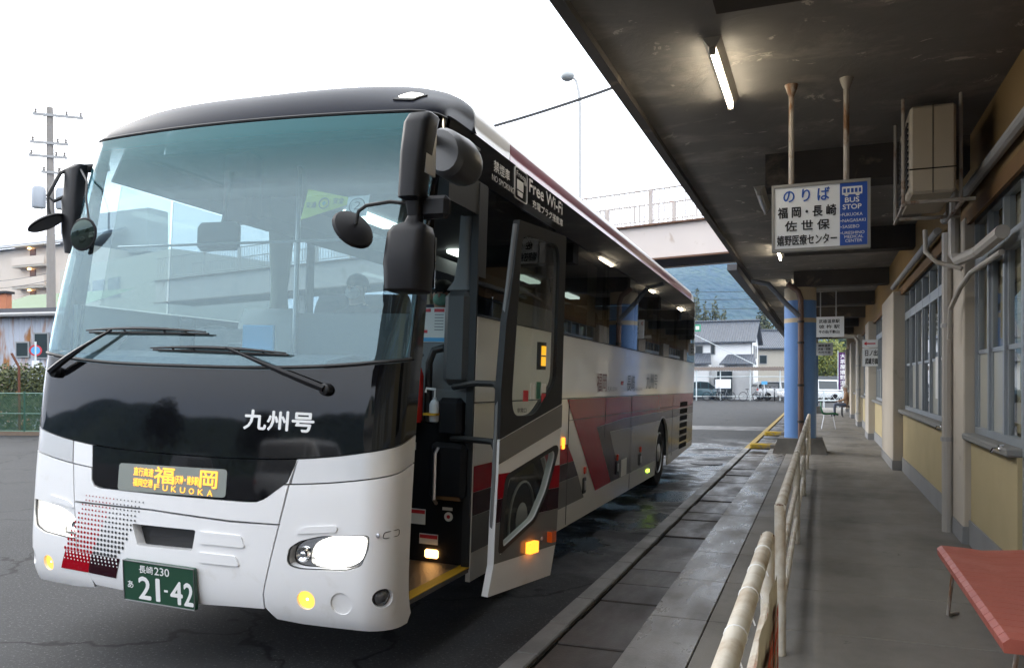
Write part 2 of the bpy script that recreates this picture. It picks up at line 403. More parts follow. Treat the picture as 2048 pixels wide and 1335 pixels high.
# destination sign window
sg_ = [(-.493, ZB(.49) - G)] + [(-.478, .98), (-.462, .952), (-.43, .944), (-.134, .945), (.36, .95), (.40, .953), (.445, .972), (.531, 1.057), (.566, ZB(.56) - G)] + curve(lambda s: ZB(s) - G, .55, -.48)
sign = patch('destination_sign', sg_, FR, M_black, BUS, su=.035, sv=.04, off=.001, thick=.02)
led_bg = pbr('led_screen', (.25, .27, .25), .25)
led = patch('led_screen', roundpoly([(-.318, .938), (.257, .955), (.257, 1.105), (-.318, 1.09)], .02), FR, led_bg, sign, su=.04, sv=.04, off=.0035, thick=0)
lm = FRo(.006)
text('lettering', '福', lm, -.112, -.005, 1.0, 1.088, M_led, sign, .02)
text('lettering', '岡', lm, .128, .212, .998, 1.088, M_led, sign, .02)
text('lettering', '(天神・博多駅)', lm, .0, .125, 1.0, 1.052, M_led, sign, .02)
text('lettering', '直行高速', lm, -.228, -.118, 1.03, 1.075, M_led, sign, .02)
text('lettering', '福岡空港', lm, -.228, -.118, .972, 1.016, M_led, sign, .02)
for i, ch in enumerate('FUKUOKA'):
    text('lettering', ch, lm, -.108 + i * .046, -.108 + i * .046 + .026, .963 - .001 * i, .993 - .001 * i, M_led, sign, .02)
# white band
lx = lambda z: -.558 - (z - .56) * .115 if z > .56 else -.558 + (.56 - z) * .56
rx = lambda z: .45 + (z - .49) * .168 if z > .49 else .447
def seg(z0, z1, f, n=8): return [(f(z0 + (z1 - z0) * i / n), z0 + (z1 - z0) * i / n) for i in range(n + 1)]
patch('upper_band', curve(lambda s: ZN(s) + G, .553, SE) + curve(lambda s: ZB(s) - G, SE, .575), FR, M_pearl, BUS, su=.03, sv=.04, thick=.03)
patch('upper_band', curve(lambda s: ZN(s) + G, -SE, -.622) + curve(lambda s: ZB(s) - G, -.63, -SE), FR, M_pearl, BUS, su=.03, sv=.04, thick=.03)
patch('upper_band', curve(lambda s: ZN(s) + G, -.612, -.487, 4) + curve(lambda s: ZB(s) - G, -.499, -.621, 4), FR, M_white, BUS, su=.03, sv=.04, thick=.03)
patch('upper_band', [(.452, ZN(.45) + G), (.54, ZN(.53) + G), (.57, ZB(.56) - G), (.573, ZB(.57) - G), (.535, 1.06)], FR, M_white, BUS, su=.03, sv=.03, thick=.03)
# flap below the sign and lower bumper middle
flap = [(lx(.845) + .004, .845)] + [(-.13, .854), (.28, .839), (rx(.84) - .004, .843), (rx(1.03) - .004, ZN(.52) - G), (.458, ZN(.45) - G), (.437, .964), (.40, .945), (.36, .941), (-.134, .936), (-.435, .935), (-.468, .944), (-.486, .975), (-.491, ZN(.49) - G), (lx(1.04) + .004, ZN(.6) - G)]
patch('front_flap', flap, FR, M_white, BUS, su=.03, sv=.035, thick=.03)
mid = seg(.38, .835, lx)[::-1][::-1]
midpoly = [(lx(.385) + .004, .375), (-.28, .372), (-.245, .372)] + [(.15, .366), (.30, .38), (.443, .388), (.443, .47), (rx(.835) - .004, .835), (.283, .828), (-.128, .844), (lx(.835) + .004, .834), (lx(.56) + .004, .56)]
slot = roundpoly([(-.225, .762), (.117, .768), (.104, .655), (-.188, .645)], .012)
bump = patch('bumper', midpoly, FR, M_white, BUS, holes=[slot[::-1]], su=.03, sv=.03, thick=.06)
MB().add([FRo(-.055)(s, z) for s in (-.24, .13) for z in (.63, .78)], [(0, 2, 3, 1)]).build('grille_slot', M_trim, bump)
for (u0, u1, z0, z1) in ((.14, .36, .70, .765), (.14, .34, .60, .655)):      # pressed ribs
    patch('rib', roundpoly([(u0, z0), (u1, z0 + .004), (u1 - .02, z1), (u0, z1)], .015), FR, M_white, bump, su=.03, sv=.03, off=.009, thick=.009)
pc = Vector(FRo(.03)(-.05, .46)); pn = Vector((.0, -1, -.09)).normalized(); pu = Vector((1, 0, 0)); pv_ = pu.cross(pn) * -1
def PLT(s, z): return pc + pu * (s + .05) * 1.3 + pv_ * (z - .46)
pe = lambda s, z: tuple(PLT(s, z) + pn * .002)
plate = patch('number_plate', roundpoly([(-.24, .345), (.14, .345), (.14, .575), (-.24, .575)], .01), PLT, M_plate, BUS, su=.2, sv=.2, thick=.02)
MB().tube([pe(*q) for q in [(-.237, .348), (.137, .348), (.137, .572), (-.237, .572), (-.237, .348)]], .004, 5).build('plate_rim', M_greyp, plate)
for ch_, a0_, a1_, z0_, z1_ in (('2', -.155, -.092, .368, .49), ('I', -.062, -.044, .368, .49), ('-', -.02, .0, .424, .436), ('4', .015, .075, .368, .49), ('2', .085, .13, .368, .49)):
    text('lettering', ch_, pe, a0_, a1_, z0_, z1_, M_print, plate, .025 if ch_ != '-' else 0)
text('lettering', '長崎', pe, -.15, -.075, .512, .555, M_print, plate, .012)
text('lettering', '230', pe, -.068, .01, .512, .555, M_print, plate, .012)
text('lettering', 'あ', pe, -.215, -.185, .42, .46, M_print, plate, .02)
# dot print on the bumper: dots grow downwards, red to the left, black to the right
rd, bk = MB(), MB(); dm = FRo(.0035)
def dotrow(mb, s, z, r):
    n = 8; o = len(mb.v); mb.v += [dm(s + r / 1.3 * math.cos(2 * math.pi * k / n + .39), z + r * math.sin(2 * math.pi * k / n + .39)) for k in range(n)]; mb.f.append(tuple(range(o, o + n)))
nr = 13
for i in range(nr):
    t = i / (nr - 1); z = .885 - t * .318; s0 = -.51 - .125 * t; s1 = -.156 - .135 * t; mid_ = -.33 - .13 * t
    k = 0; s = s0 + (.0107 if i % 2 else 0)
    while s < s1:
        if not (-.235 < s and .64 < z < .77 and s > -.225): dotrow(rd if s < mid_ else bk, s, z, .0042 + .006 * t)
        s += .0215
tag(rd.build('red_dot_print', M_red, BUS, 0), kind='stuff'); tag(bk.build('black_dot_print', M_ink, BUS, 0), kind='stuff')
patch('red_print', [(-.672, .44), (-.487, .444), (-.462, .556), (-.632, .556)], FR, M_red, BUS, su=.04, sv=.04, off=.003, thick=0)
patch('maroon_print', [(-.485, .444), (-.315, .44), (-.285, .556), (-.46, .556)], FR, M_maroon, BUS, su=.04, sv=.04, off=.003, thick=0)
wq = MB(); dm = FRo(.0052)
for i in range(3):
    z = .548 - i * .02; s = -.622 - .008 * i + (.011 if i % 2 else 0)
    while s < -.295: dotrow(wq, s, z, .0075 - .0014 * i); s += .0225
tag(wq.build('white_dot_print', M_white, BUS, 0), kind='stuff')
# corner bumpers with lamps
def headpoly(sg):
    p = [(.548, .66), (.556, .725), (.60, .765), (.69, .800), (.885, .822), (.885, .75), (.862, .66), (.80, .632), (.61, .62), (.562, .630)]
    return roundpoly(p if sg > 0 else [(-s, z) for s, z in p][::-1], .02)
def ell(cs, cz, r, n=20): return [(cs + r / 1.3 * math.cos(2 * math.pi * k / n), cz + r * math.sin(2 * math.pi * k / n)) for k in range(n)]
for sg in (1, -1):
    if sg > 0: po = [(.452, .392), (.49, .335), (.6, .322), (1.0, .315), (1.05, .315), (SE, .36)] + seg(.38, ZN(1.1) - G, lambda z: SE) + curve(lambda s: ZN(s) - G, 1.08, rx(1.03) + .004, 16) + seg(1.02, .40, lambda z: rx(z) + .003, 8)
    else: po = seg(1.02, .40, lambda z: lx(z) - .003, 8) [::-1] + curve(lambda s: ZN(s) - G, -.615, -SE, 16) + [(-SE, .36), (-1.05, .315), (-.6, .335), (-.47, .355)]
    if sg < 0: po = po[::-1]
    cent = [(.634, .462, .05), (.783, .462, .058), (.937, .495, .05)] if sg > 0 else [(.765, .452, .046), (.895, .47, .05)]
    fo = [ell(sg * c, z, r) for c, z, r in cent]
    hp = headpoly(sg)
    corner = patch('corner_bumper', po, FR, M_white, BUS, holes=[hp] + fo, su=.025, sv=.03, thick=.055)
    hl = patch('headlight', hp, FR, M_clear, BUS, su=.03, sv=.03, off=-.004, thick=0)
    patch('reflector', hp, FR, M_chrome, hl, su=.03, sv=.03, off=-.05, thick=0)
    hc = sg * .75
    gp = roundpoly([(.645, .64), (.79, .645), (.85, .675), (.872, .75), (.872, .808), (.70, .788), (.655, .745)], .05); gp = gp if sg > 0 else [(-s, z) for s, z in gp][::-1]
    patch('bulb_glow', gp, FR, M_head, hl, su=.03, sv=.03, off=-.02, thick=.004)
    for k_, (cs, cz, rr) in enumerate(((sg * .605, .69, .04),)):
        c0 = Vector(FRo(-.045)(cs, cz)); n0 = (Vector(FRo(0)(cs, cz)) - c0).normalized()
        MB().lathe([(rr, 0), (rr, .012), (rr * .8, .02), (rr * .4, .012), (.0, .018)], c0, n0, 20).build('lamp_ring', M_chrome, hl)
    MB().tube([FRo(-.012)(*q) for q in hp + hp[:1]], .007, 5).build('bezel', M_trim, hl)
    for j, (c, z, r) in enumerate(cent):
        c0 = Vector(FRo(-.05)(sg * c, z)); n0 = (Vector(FRo(0)(sg * c, z)) - c0).normalized()
        if j == 0:
            fl = MB().lathe([(r * 1.02, .004), (r * .92, .004), (r * .66, -.012), (r * .6, -.014)], c0 + n0 * .03, n0, 24).build('fog_lamp', M_fog, BUS)
            MB().lathe([(r * .6, -.014), (r * .45, .0), (0, .006)], c0 + n0 * .03, n0, 20).build('fog_bulb', M_fogc, fl)
        elif j == 1:
            MB().lathe([(r * 1.05, .04), (r * .9, .028), (r * .5, .012), (0, .008)], c0, n0, 20).build('blank_lamp_cover', M_white, BUS)
        else:
            fl = MB().lathe([(r * 1.05, .02), (r * .85, .018), (r * .8, .03), (r * .5, .042), (0, .046)], c0, n0, 20).build('dark_lamp', pbr('dark_lens', (.08, .08, .085), .12, coat=.6), BUS)
    patch('brow', roundpoly([(sg * .58, .80), (sg * .76, .825), (sg * .76, .86), (sg * .62, .84)][::sg], .02), FR, M_white, corner, su=.03, sv=.02, off=.008, thick=.01)
lidp = roundpoly([(.928, .80), (1.0, .805), (1.0, .838), (.932, .832)], .012)
MB().tube([FRo(.001)(*q) for q in lidp + lidp[:1]], .0022, 4).build('tow_cover_seam', M_trim, BUS)
MB().lathe([(.012, 0), (.012, .004), (.006, .006), (0, .006)], FRo(0)(.912, .818), (0, -1, 0), 12).build('cover_lock', M_alu, BUS)
# dark chassis shell behind the joints
shell = curve(lambda s: .36, -1.05, 1.05, 20) + curve(lambda s: 1.62, 1.05, -1.05, 20)
patch('front_frame', shell, FR, M_trim, BUS, su=.1, sv=.15, off=-.075, thick=0)
# roof cap and roof
RZ = 3.15; RH = .25; RX = 1.222
def roofx(t):
    ph = (1 - t) / 2 * math.pi; c = math.cos(ph); s = math.sin(ph); n = 2 / 5.4
    return math.copysign(abs(c) ** n, c) * RX, RZ + RH * abs(s) ** n
def CAP(s, v):
    p0 = FR(s, ZT + .008); x, z = roofx(s); yb = 1.0
    p3 = Vector((x, yb + .12 * abs(s), z)); k = min(1, max(0.05, (z - ZT) / .4))
    p1 = p0 + Vector((0, .07, .2)) * k; p2 = p3 + Vector((0, -.34, 0))
    return p0 * (1 - v) ** 3 + p1 * 3 * v * (1 - v) ** 2 + p2 * 3 * v * v * (1 - v) + p3 * v ** 3
cap = patch('roof_cap', [(-1, 0), (1, 0), (1, 1), (-1, 1)], CAP, M_cap, BUS, su=.05, sv=.1, thick=.02)
def ROOF(t, y):
    x, z = roofx(t); e = max(0, y - 11.3) / .7
    return Vector((x * (1 - .05 * e * e), y, z - (z - 2.9) * .55 * e * e))
M_roofwhite = pbr('roof_white', (.7, .7, .7), .35, var=.05, coat=.3)
M_roofred = pbr('roof_stripe', (.2, .02, .035), .3, coat=.4)
# outline runs along the bus: u = position round the section, v = along
patch('roof', [(-.93, 1.13), (.93, 1.13), (.93, 11.98), (-.93, 11.98)], ROOF, M_roofwhite, BUS, su=.05, sv=.5, thick=.02)
for sg in (1, -1):
    patch('roof_edge', [(sg * .93, 1.13), (sg * 1, 1.13), (sg * 1, 1.75), (sg * .93, 1.75)][::sg], ROOF, M_roofwhite, BUS, su=.01, sv=.2, off=.002, thick=.01)
    patch('roof_stripe', [(sg * .93, 1.76), (sg * 1, 1.76), (sg * 1, 11.2), (sg * .93, 11.2)][::sg], ROOF, M_roofred, BUS, su=.01, sv=.3, off=.002, thick=.01)
    patch('roof_edge', [(sg * .93, 11.21), (sg * 1, 11.21), (sg * 1, 11.98), (sg * .93, 11.98)][::sg], ROOF, M_roofwhite, BUS, su=.01, sv=.1, off=.002, thick=.01)
# clearance lamp on the cap
cl = patch('clearance_lamp', roundpoly([(.72, .22), (.83, .22), (.83, .46), (.72, .46)], .03), CAP, M_trim, BUS, su=.03, sv=.08, off=.008, thick=.01)
patch('lens', roundpoly([(.733, .27), (.817, .27), (.817, .42), (.733, .42)], .02), CAP, emis('clearance_glow', (1, .97, .88), 4), cl, su=.03, sv=.06, off=.012, thick=.004)
# ---- side walls
def SD(y, z): return Vector((BW - max(0, z - 2.03) * .0205, y, z))
def SL(u, z): return Vector((-(BW - max(0, z - 2.03) * .0205), -u, z))
def arch(cy, r=.565, zc=.52, n=14): return [(cy + r * math.cos(math.pi * k / n), zc + r * 1.08 * math.sin(math.pi * k / n)) for k in range(n + 1)]
Y0, Y1 = 1.22, 11.72; YR = 8.42; YF = 2.34
def lower(zt):
    lo = [(Y0, .34)] + [(YF - .565, .34)] + [(y, z) for y, z in arch(YF)][::-1] + [(YF + .565, .34), (YR - .565, .34)] + arch(YR)[::-1] + [(YR + .565, .38), (Y1, .5)]
    return lo + [(Y1, zt), (Y0, zt)]
side = patch('side_panel', lower(1.472), SD, M_cream, BUS, su=.25, sv=.15, thick=.03)
patch('side_panel', [(-u, z) for u, z in lower(1.472)][::-1], SL, M_cream, BUS, su=.4, sv=.3, thick=.03)
patch('side_upper_panel', [(Y0, 1.48), (Y1, 1.48), (Y1, 2.02), (Y0, 2.02)], SD, M_cream, BUS, su=.3, sv=.2, thick=.03)
patch('side_upper_panel', [(-Y1, 1.48), (-.42, 1.48), (-.42, 2.02), (-Y1, 2.02)], SL, M_cream, BUS, su=.4, sv=.3, thick=.03)
patch('front_quarter', [(-Y0, .34), (-.39, .34), (-.39, 1.47), (-Y0, 1.47)], SL, M_cream, BUS, su=.3, sv=.3, thick=.03)
# stripes on the paint
def dec(name, poly, m, par=side, off=.003): return patch(name, poly, SD, m, par, su=.3, sv=.15, off=off, thick=0)
fa = arch(YF, .58)[::-1]
def band(z0, z1, ya, yb):       # a band cut by the front wheel arch
    def lim(z): return math.sqrt(max(0, 1 - ((z - .52) / .63) ** 2)) * .585 if z < 1.14 else 0
    n = 6; zs = [z0 + (z1 - z0) * i / n for i in range(n + 1)]
    l = [(Y0 + .004, z0)] + [(YF - lim(z), z) for z in zs] + [(Y0 + .004, z1)]
    r = [(YF + lim(z), z) for z in zs][::-1] + [(YF + lim(z0), z0), (ya, z0), (yb, z1)]
    return [l, r[:-3] + [(ya, z0), (yb, z1)]]
for z0, z1, ya, yb, m in ((.907, 1.073, 3.57, 3.35, M_red), (.757, .905, 3.74, 3.573, M_maroon), (.525, .755, 3.97, 3.742, M_grey)):
    for q in band(z0, z1, ya, yb): dec('stripe', q, m)
dec('stripe', [(4.41, .534), (5.10, .545), (4.62, .972), (4.413, 1.173), (5.7, 1.22), (8.0, 1.225), (Y1, 1.24), (Y1, 1.468), (3.30, 1.468), (3.558, 1.251)], M_red)
def az(z): return .58 * math.sqrt(max(0, 1 - ((z - .52) / .6264) ** 2))
up_ = [.545 + (1.096 - .545) * i / 8 for i in range(9)]
tops = [(YR + .58 * q, .52 + .6264 * math.sqrt(1 - q * q)) for q in (-.38, -.25, -.12, 0, .12, .25, .38)]
dec('stripe', [(5.105, .545), (5.56, .545), (5.15, .936), (4.985, 1.10)] + tops + [(Y1, 1.1), (Y1, 1.236), (8.0, 1.221), (5.7, 1.216), (4.42, 1.170), (4.625, .972)], M_maroon)
dec('stripe', [(5.565, .545)] + [(YR - az(z), z) for z in up_] + [(4.99, 1.096), (5.155, .936)], M_grey)
dec('stripe', [(YR + az(z), z) for z in up_[::-1]] + [(Y1, .60), (Y1, 1.096)], M_grey)
def seamline(name, pts, par=side, r=.0035): MB().tube([tuple(SD(*q) + Vector((.003, 0, 0))) for q in pts], r, 4).build(name, M_trim, par)
for pts in ([(Y0, 1.476), (Y1, 1.476)], [(3.37, 1.28), (Y1, 1.27)], [(3.37, .36), (3.37, 1.47)], [(6.08, .36), (6.08, 1.47)], [(4.75, 1.05), (4.75, 1.47)], [(9.3, .5), (9.3, 1.47)], [(Y0, 2.026), (Y1, 2.026)]): seamline('panel_seam', pts)
# rear grille slats
for i in range(7):
    z = 1.33 - i * .118; MB().box(BW + .001, BW + .006, 10.1, 10.95, z - .08, z).build('vent_slot', pbr('vent_black', (.004, .004, .004), .95) if i == 0 else bpy.data.materials['vent_black'], side, 0)
for y, z, m in ((3.2, 1.09, M_amber), (3.965, .783, M_redlens), (5.38, .789, M_redlens), (6.72, .783, M_redlens)):
    MB().rbox(BW + .002, BW + .018, y - .028, y + .028, z - .05 if m is M_amber else z - .035, z + .05 if m is M_amber else z + .035, .006).build('marker_lamp', m, BUS)
for y, z in ((3.957, .64), (5.373, .68), (6.688, .66)):
    h = MB().rbox(BW + .002, BW + .014, y - .05, y + .05, z - .075, z + .075, .012).build('hatch_handle', M_trim, BUS)
    MB().rbox(BW + .014, BW + .022, y - .02, y + .03, z - .045, z + .045, .004).build('lever', M_alu, h)
MB().box(BW + .003, BW + .005, 5.6, 5.9, .548, .745).build('side_label', M_card, BUS, 0)
lampg = MB().rbox(BW - .02, BW + .02, 7.24, 7.34, .435, .475, .006).build('side_lamp', emis('green_side_lamp', (.55, 1, .05), 5), BUS)
sdm = lambda y, z: tuple(SD(y, z) + Vector((.004, 0, 0)))
text('lettering', '福岡', sdm, 4.34, 4.76, 1.53, 1.72, pbr('print_maroon', (.12, .015, .02), .4), BUS, .008)
text('lettering', 'FUKUOKA', sdm, 4.82, 5.28, 1.535, 1.58, M_ink, BUS, .0)
dec('red_mark', [(5.43, 1.60), (5.58, 1.60), (5.6, 1.645), (5.45, 1.645)], M_red, BUS, .004)
text('lettering', '長崎', sdm, 5.78, 6.24, 1.53, 1.72, M_ink, BUS, .008)
text('lettering', 'NAGASAKI', sdm, 6.27, 6.72, 1.535, 1.575, M_ink, BUS, .0)
text('lettering', '九州号', sdm, 6.98, 7.82, 1.555, 1.755, M_ink, BUS, .008)
# side glass and black upper band
gaps = [1.22, 2.95, 4.75, 6.4, 8.0, 9.6, 11.0, 11.72]
for i in range(len(gaps) - 1):
    a, b = gaps[i] + .006, gaps[i + 1] - .006
    patch('side_window', [(a, 2.032), (b, 2.032), (b, 2.86), (a, 2.86)], SD, M_sideglass, BUS, su=.4, sv=.3, thick=.008)
    patch('side_window', [(-b, 2.032), (-a, 2.032), (-a, 2.86), (-b, 2.86)], SL, M_farglass, BUS, su=.6, sv=.4, thick=.008)
    if i: MB().box(1.19, 1.214, gaps[i] - .05, gaps[i] + .05, 2.03, 2.88).box(-1.214, -1.19, gaps[i] - .05, gaps[i] + .05, 2.03, 2.88).build('window_pillar', M_trim, BUS)
patch('side_window', [(-1.2, 2.032), (-.62, 2.032), (-.75, 2.86), (-1.2, 2.86)], SL, M_doorglass, BUS, su=.6, sv=.4, thick=.008)
upb = patch('upper_band_black', [(.66, 2.868), (11.72, 2.868), (11.72, 3.148), (.78, 3.148)], SD, M_black, BUS, su=.4, sv=.15, thick=.02)
patch('upper_band_black', [(-11.72, 2.868), (-.66, 2.868), (-.78, 3.148), (-11.72, 3.148)], SL, M_black, BUS, su=.6, sv=.2, thick=.02)
for k in range(4): MB().box(BW - .018, BW - .012, 1.02, 1.2, 2.94 + k * .04, 2.955 + k * .04).build('vent_slot', M_ink, upb, 0)
text('lettering', '禁煙車', sdm, 1.45, 1.75, 3.0, 3.075, M_printgrey, upb, .02)
text('lettering', 'NO SMOKING', sdm, 1.42, 1.84, 2.935, 2.975, M_printgrey, upb, .008)
text('lettering', 'Free Wi-Fi', sdm, 2.17, 3.03, 3.03, 3.125, M_printgrey, upb, .03)
text('lettering', '充電プラグ搭載車', sdm, 2.25, 3.05, 2.93, 2.99, M_printgrey, upb, .02)
lg = roundpoly([(1.85, 2.92), (2.12, 2.92), (2.12, 3.14), (1.85, 3.14)], .03)
MB().tube([sdm(*q) for q in lg + lg[:1]], .005, 4).build('logo_frame', M_printgrey, upb)
text('lettering', 'Free', sdm, 1.89, 2.05, 3.08, 3.12, M_printgrey, upb, .01)
lo_ = MB(); lo_.add([sdm(*q) for q in [(1.9, 2.99), (2.04, 2.99), (2.04, 3.06), (1.9, 3.06), (1.92, 2.945), (2.02, 2.945), (2.03, 2.98), (1.91, 2.98)]], [(0, 1, 2, 3), (4, 5, 6, 7)])
for k in range(3):
    lo_.tube([sdm(2.05 + (.015 + .018 * k) * math.cos(a), 3.05 + (.015 + .018 * k) * math.sin(a)) for a in (0, .4, .8, 1.2, 1.57)], .004, 4)
lo_.build('bus_pictogram', M_printgrey, upb)
# rear and underside
patch('rear_panel', roundpoly([(-1.2, .5), (1.2, .5), (1.2, 3.1), (-1.2, 3.1)], .1), lambda u, v: Vector((-u, 11.97 - .06 * (u / 1.2) ** 2 - max(0, v - 2) * .1, v)), M_cream, BUS, su=.2, sv=.3, thick=.02)
for sg in (1, -1):
    patch('rear_corner', [(0, .5), (1, .5), (1, 3.14), (0, 3.14)][::sg], (lambda s_: (lambda u, v: Vector((s_ * (1.2 + .045 * math.cos(u * math.pi / 2) - max(0, v - 2.03) * .0205), 11.72 + .2 * math.sin(u * math.pi / 2), v))))(sg), M_cream, BUS, su=.25, sv=.4, thick=0)
MB().box(-.84, .84, 1.3, 11.7, .42, 1.2).build('chassis', M_trim, BUS, 0)
def wheel(y, x, sgn):
    zc = .5 + .0087 * y + (.0314 * x); ax = (sgn, 0, 0); c = (x, y, zc)
    ty = MB().lathe([(.30, -.26), (.46, -.27), (.495, -.24), (.5, -.14), (.495, -.03), (.47, 0), (.40, .008), (.30, -.01)], c, ax, 36).build('tyre', M_tyre, BUS)
    rim = MB().lathe([(.305, -.03), (.30, .0), (.285, .004), (.275, -.03), (.20, -.07), (.14, -.07), (.13, -.005), (.09, .01), (0, .012)], c, ax, 32).build('rim', M_rim, ty)
    nb = MB()
    for k in range(10):
        a = k * math.pi / 5; nb.lathe([(.016, -.07), (.016, -.035), (0, -.03)], (x, y + .168 * math.cos(a), zc + .168 * math.sin(a)), ax, 6)
    nb.build('wheel_nuts', M_alu, ty)
for y in (YF, YR):
    for sgn in (1, -1): wheel(y, sgn * 1.2, sgn)
for y in (YF, YR):
    aw = MB(); n = 14
    pts = arch(y, .575)
    for i in range(len(pts) - 1):
        (y0, z0), (y1, z1) = pts[i], pts[i + 1]; aw.quad((BW - .01, y0, z0), (BW - .01, y1, z1), (.85, y1, z1), (.85, y0, z0))
    aw.build('wheel_arch', M_trim, BUS)
# ---- open front door, mirrors, wipers, interior
DA = Vector((1.5, 1.0, 0)); DD = Vector((.214, .977, 0)).normalized(); DN = Vector((DD.y, -DD.x, 0))
def DR(u, z): return DA + DD * u + Vector((0, 0, z))
lead = [(-.07, .345), (-.02, .52), (-.012, .77), (0, 1.06), (.004, 1.27), (.004, 1.58), (.039, 1.985), (.096, 2.26), (.149, 2.607)]
trail = [(.674, .335), (.732, .544), (.745, .8), (.752, 1.07), (.757, 1.33), (.752, 1.97), (.747, 2.603)]
zk = lambda u: 1.268 + (u / .75) * .205
zg = lambda u: 1.122 + (u / .75) * .197
lowg = roundpoly([(.115, 1.032), (.66, 1.17), (.683, 1.135), (.577, .913), (.434, .744), (.066, .612), (.082, .844)], .04)
upg = roundpoly([(.19, 2.525), (.62, 2.535), (.665, 2.45), (.66, 1.62), (.40, 1.405), (.16, 1.405), (.125, 1.50)], .07)
door = patch('door_lower', lead[:4] + [(.004, zk(0))] + [(.757, zk(.755))] + trail[:4][::-1], DR, M_white, BUS, holes=[lowg], su=.08, sv=.08, thick=.045)
frame = patch('door_window_frame', [(.004, zk(0) + .003), (.757, zk(.757) + .003)] + trail[5:] + lead[5:][::-1], DR, M_trim, BUS, holes=[upg], su=.1, sv=.15, thick=.045)
patch('door_glass', upg, DR, M_doorglass, frame, su=.2, sv=.3, off=-.012, thick=0)
patch('door_glass', lowg, DR, M_doorglass, door, su=.2, sv=.2, off=-.012, thick=0)
lg2 = [((u - .37) * 1.14 + .37, (z - .9) * 1.14 + .9) for u, z in lowg]
patch('glass_surround', lg2, DR, M_trim, door, holes=[lowg], su=.1, sv=.1, off=.006, thick=.006)
patch('moulding', [(.0, zg(0)), (.758, zg(.758)), (.757, zk(.755) - .004), (.002, zk(0) - .004)], DR, M_grey, door, su=.2, sv=.1, off=.004, thick=.003)
def lu(z):
    for (a, z0), (b, z1) in zip(lead, lead[1:]):
        if z0 <= z <= z1: return a + (b - a) * (z - z0) / (z1 - z0)
    return 0
def tu(z):
    for (a, z0), (b, z1) in zip(trail, trail[1:]):
        if z0 <= z <= z1: return a + (b - a) * (z - z0) / (z1 - z0)
    return .75
def cut(z):
    xs = []
    for i in range(len(lg2)):
        (a, za), (b, zb) = lg2[i - 1], lg2[i]
        if (za > z) != (zb > z): xs.append(a + (b - a) * (z - za) / (zb - za))
    return (min(xs), max(xs)) if len(xs) > 1 else None
for z0, z1, m in ((.915, 1.065, M_red), (.773, .914, M_maroon), (.53, .772, M_grey)):
    zs = [z0 + (z1 - z0) * i / 10 for i in range(11)]; top = max(q[1] for q in lg2); bot = min(q[1] for q in lg2)
    ub = [q[0] for q in lg2 if q[1] == bot][0]; ut = [q[0] for q in lg2 if q[1] == top][0]
    L = []; Rr_ = []
    for z in zs:
        c = cut(z) or ((ub, ub) if z <= bot else (ut, ut)); L.append((lu(z), c[0], z)); Rr_.append((c[1], tu(z), z))
    for rows in (L, Rr_):
        b_ = MB()
        for a, b, z in rows: b_.v += [tuple(DR(a, z) + DN * .003), tuple(DR(b, z) + DN * .003)]
        for i in range(10): b_.f.append((2 * i, 2 * i + 1, 2 * i + 3, 2 * i + 2))
        b_.build('stripe', m, door, 0)
# bare inner face and lamps
patch('door_inner_panel', [(u, z) for u, z in lead[:4] + [(.004, zk(0)), (.757, zk(.755))] + trail[:4][::-1]], DR, M_greyp, door, holes=[lowg], su=.2, sv=.2, off=-.046, thick=0)
for u, z, m, w in ((.39, .569, M_amber, .05), (.638, .60, M_amberlens, .03)):
    c = DR(u, z); l = MB(); l.obox(c + DN * .02, DD * w, Vector((0, 0, .035)), DN * .02); l.build('door_lamp', m, BUS)
MB().lathe([(.014, 0), (.012, .006), (0, .008)], DR(.54, .60), DN, 12).build('door_lock', M_alu, door)
led2 = MB().obox(DR(.55, 1.79) - DN * .05, DD * .035, Vector((0, 0, .09)), DN * .015).build('door_indicator', M_trim, frame)
for k in range(2): MB().obox(DR(.55, 1.825 - k * .07) - DN * .034, DD * .028, Vector((0, 0, .03)), DN * .002).build('indicator_light', emis('indicator_amber', (1, .45, .02), 1.5), led2)
M_stg = pbr('sticker_green', (.03, .16, .1), .5); M_stb = pbr('sticker_blue', (.08, .12, .3), .5)
for u, z, m, w, h in ((.30, 1.53, M_inkred, .03, .035), (.38, 1.56, M_card, .026, .05), (.455, 1.565, M_stg, .026, .055), (.525, 1.58, M_card, .026, .03), (.525, 1.515, M_inkred, .026, .03)):
    MB().obox(DR(u, z) - DN * .009, DD * w, Vector((0, 0, h)), DN * .001).build('sticker', m, frame, 0)
dmap = lambda u, z: tuple(DR(u, z) - DN * .007)
text('lettering', '非常口', dmap, .20, .31, 1.425, 1.455, M_ink, frame, .01)
for pts in ([(1.10, 1.20, 1.57), (1.30, 1.10, 1.60), (1.44, 1.05, 1.60), (1.475, 1.04, 1.56), (1.475, 1.03, 1.35)], [(1.10, 1.2, 1.245), (1.32, 1.10, 1.25), (1.44, 1.05, 1.25), (1.47, 1.03, 1.2), (1.475, 1.02, 1.0)]):
    MB().tube(pts, .02, 8).build('door_arm', M_trim, BUS)
MB().tube([DR(.02, .36) - DN * .03 + Vector((0, 0, 0)), DR(-.0, .8) - DN * .03, DR(.02, 1.5) - DN * .03, DR(.06, 2.0) - DN * .03, DR(.15, 2.58) - DN * .03], .018, 6).build('door_edge_seal', M_greyp, door)
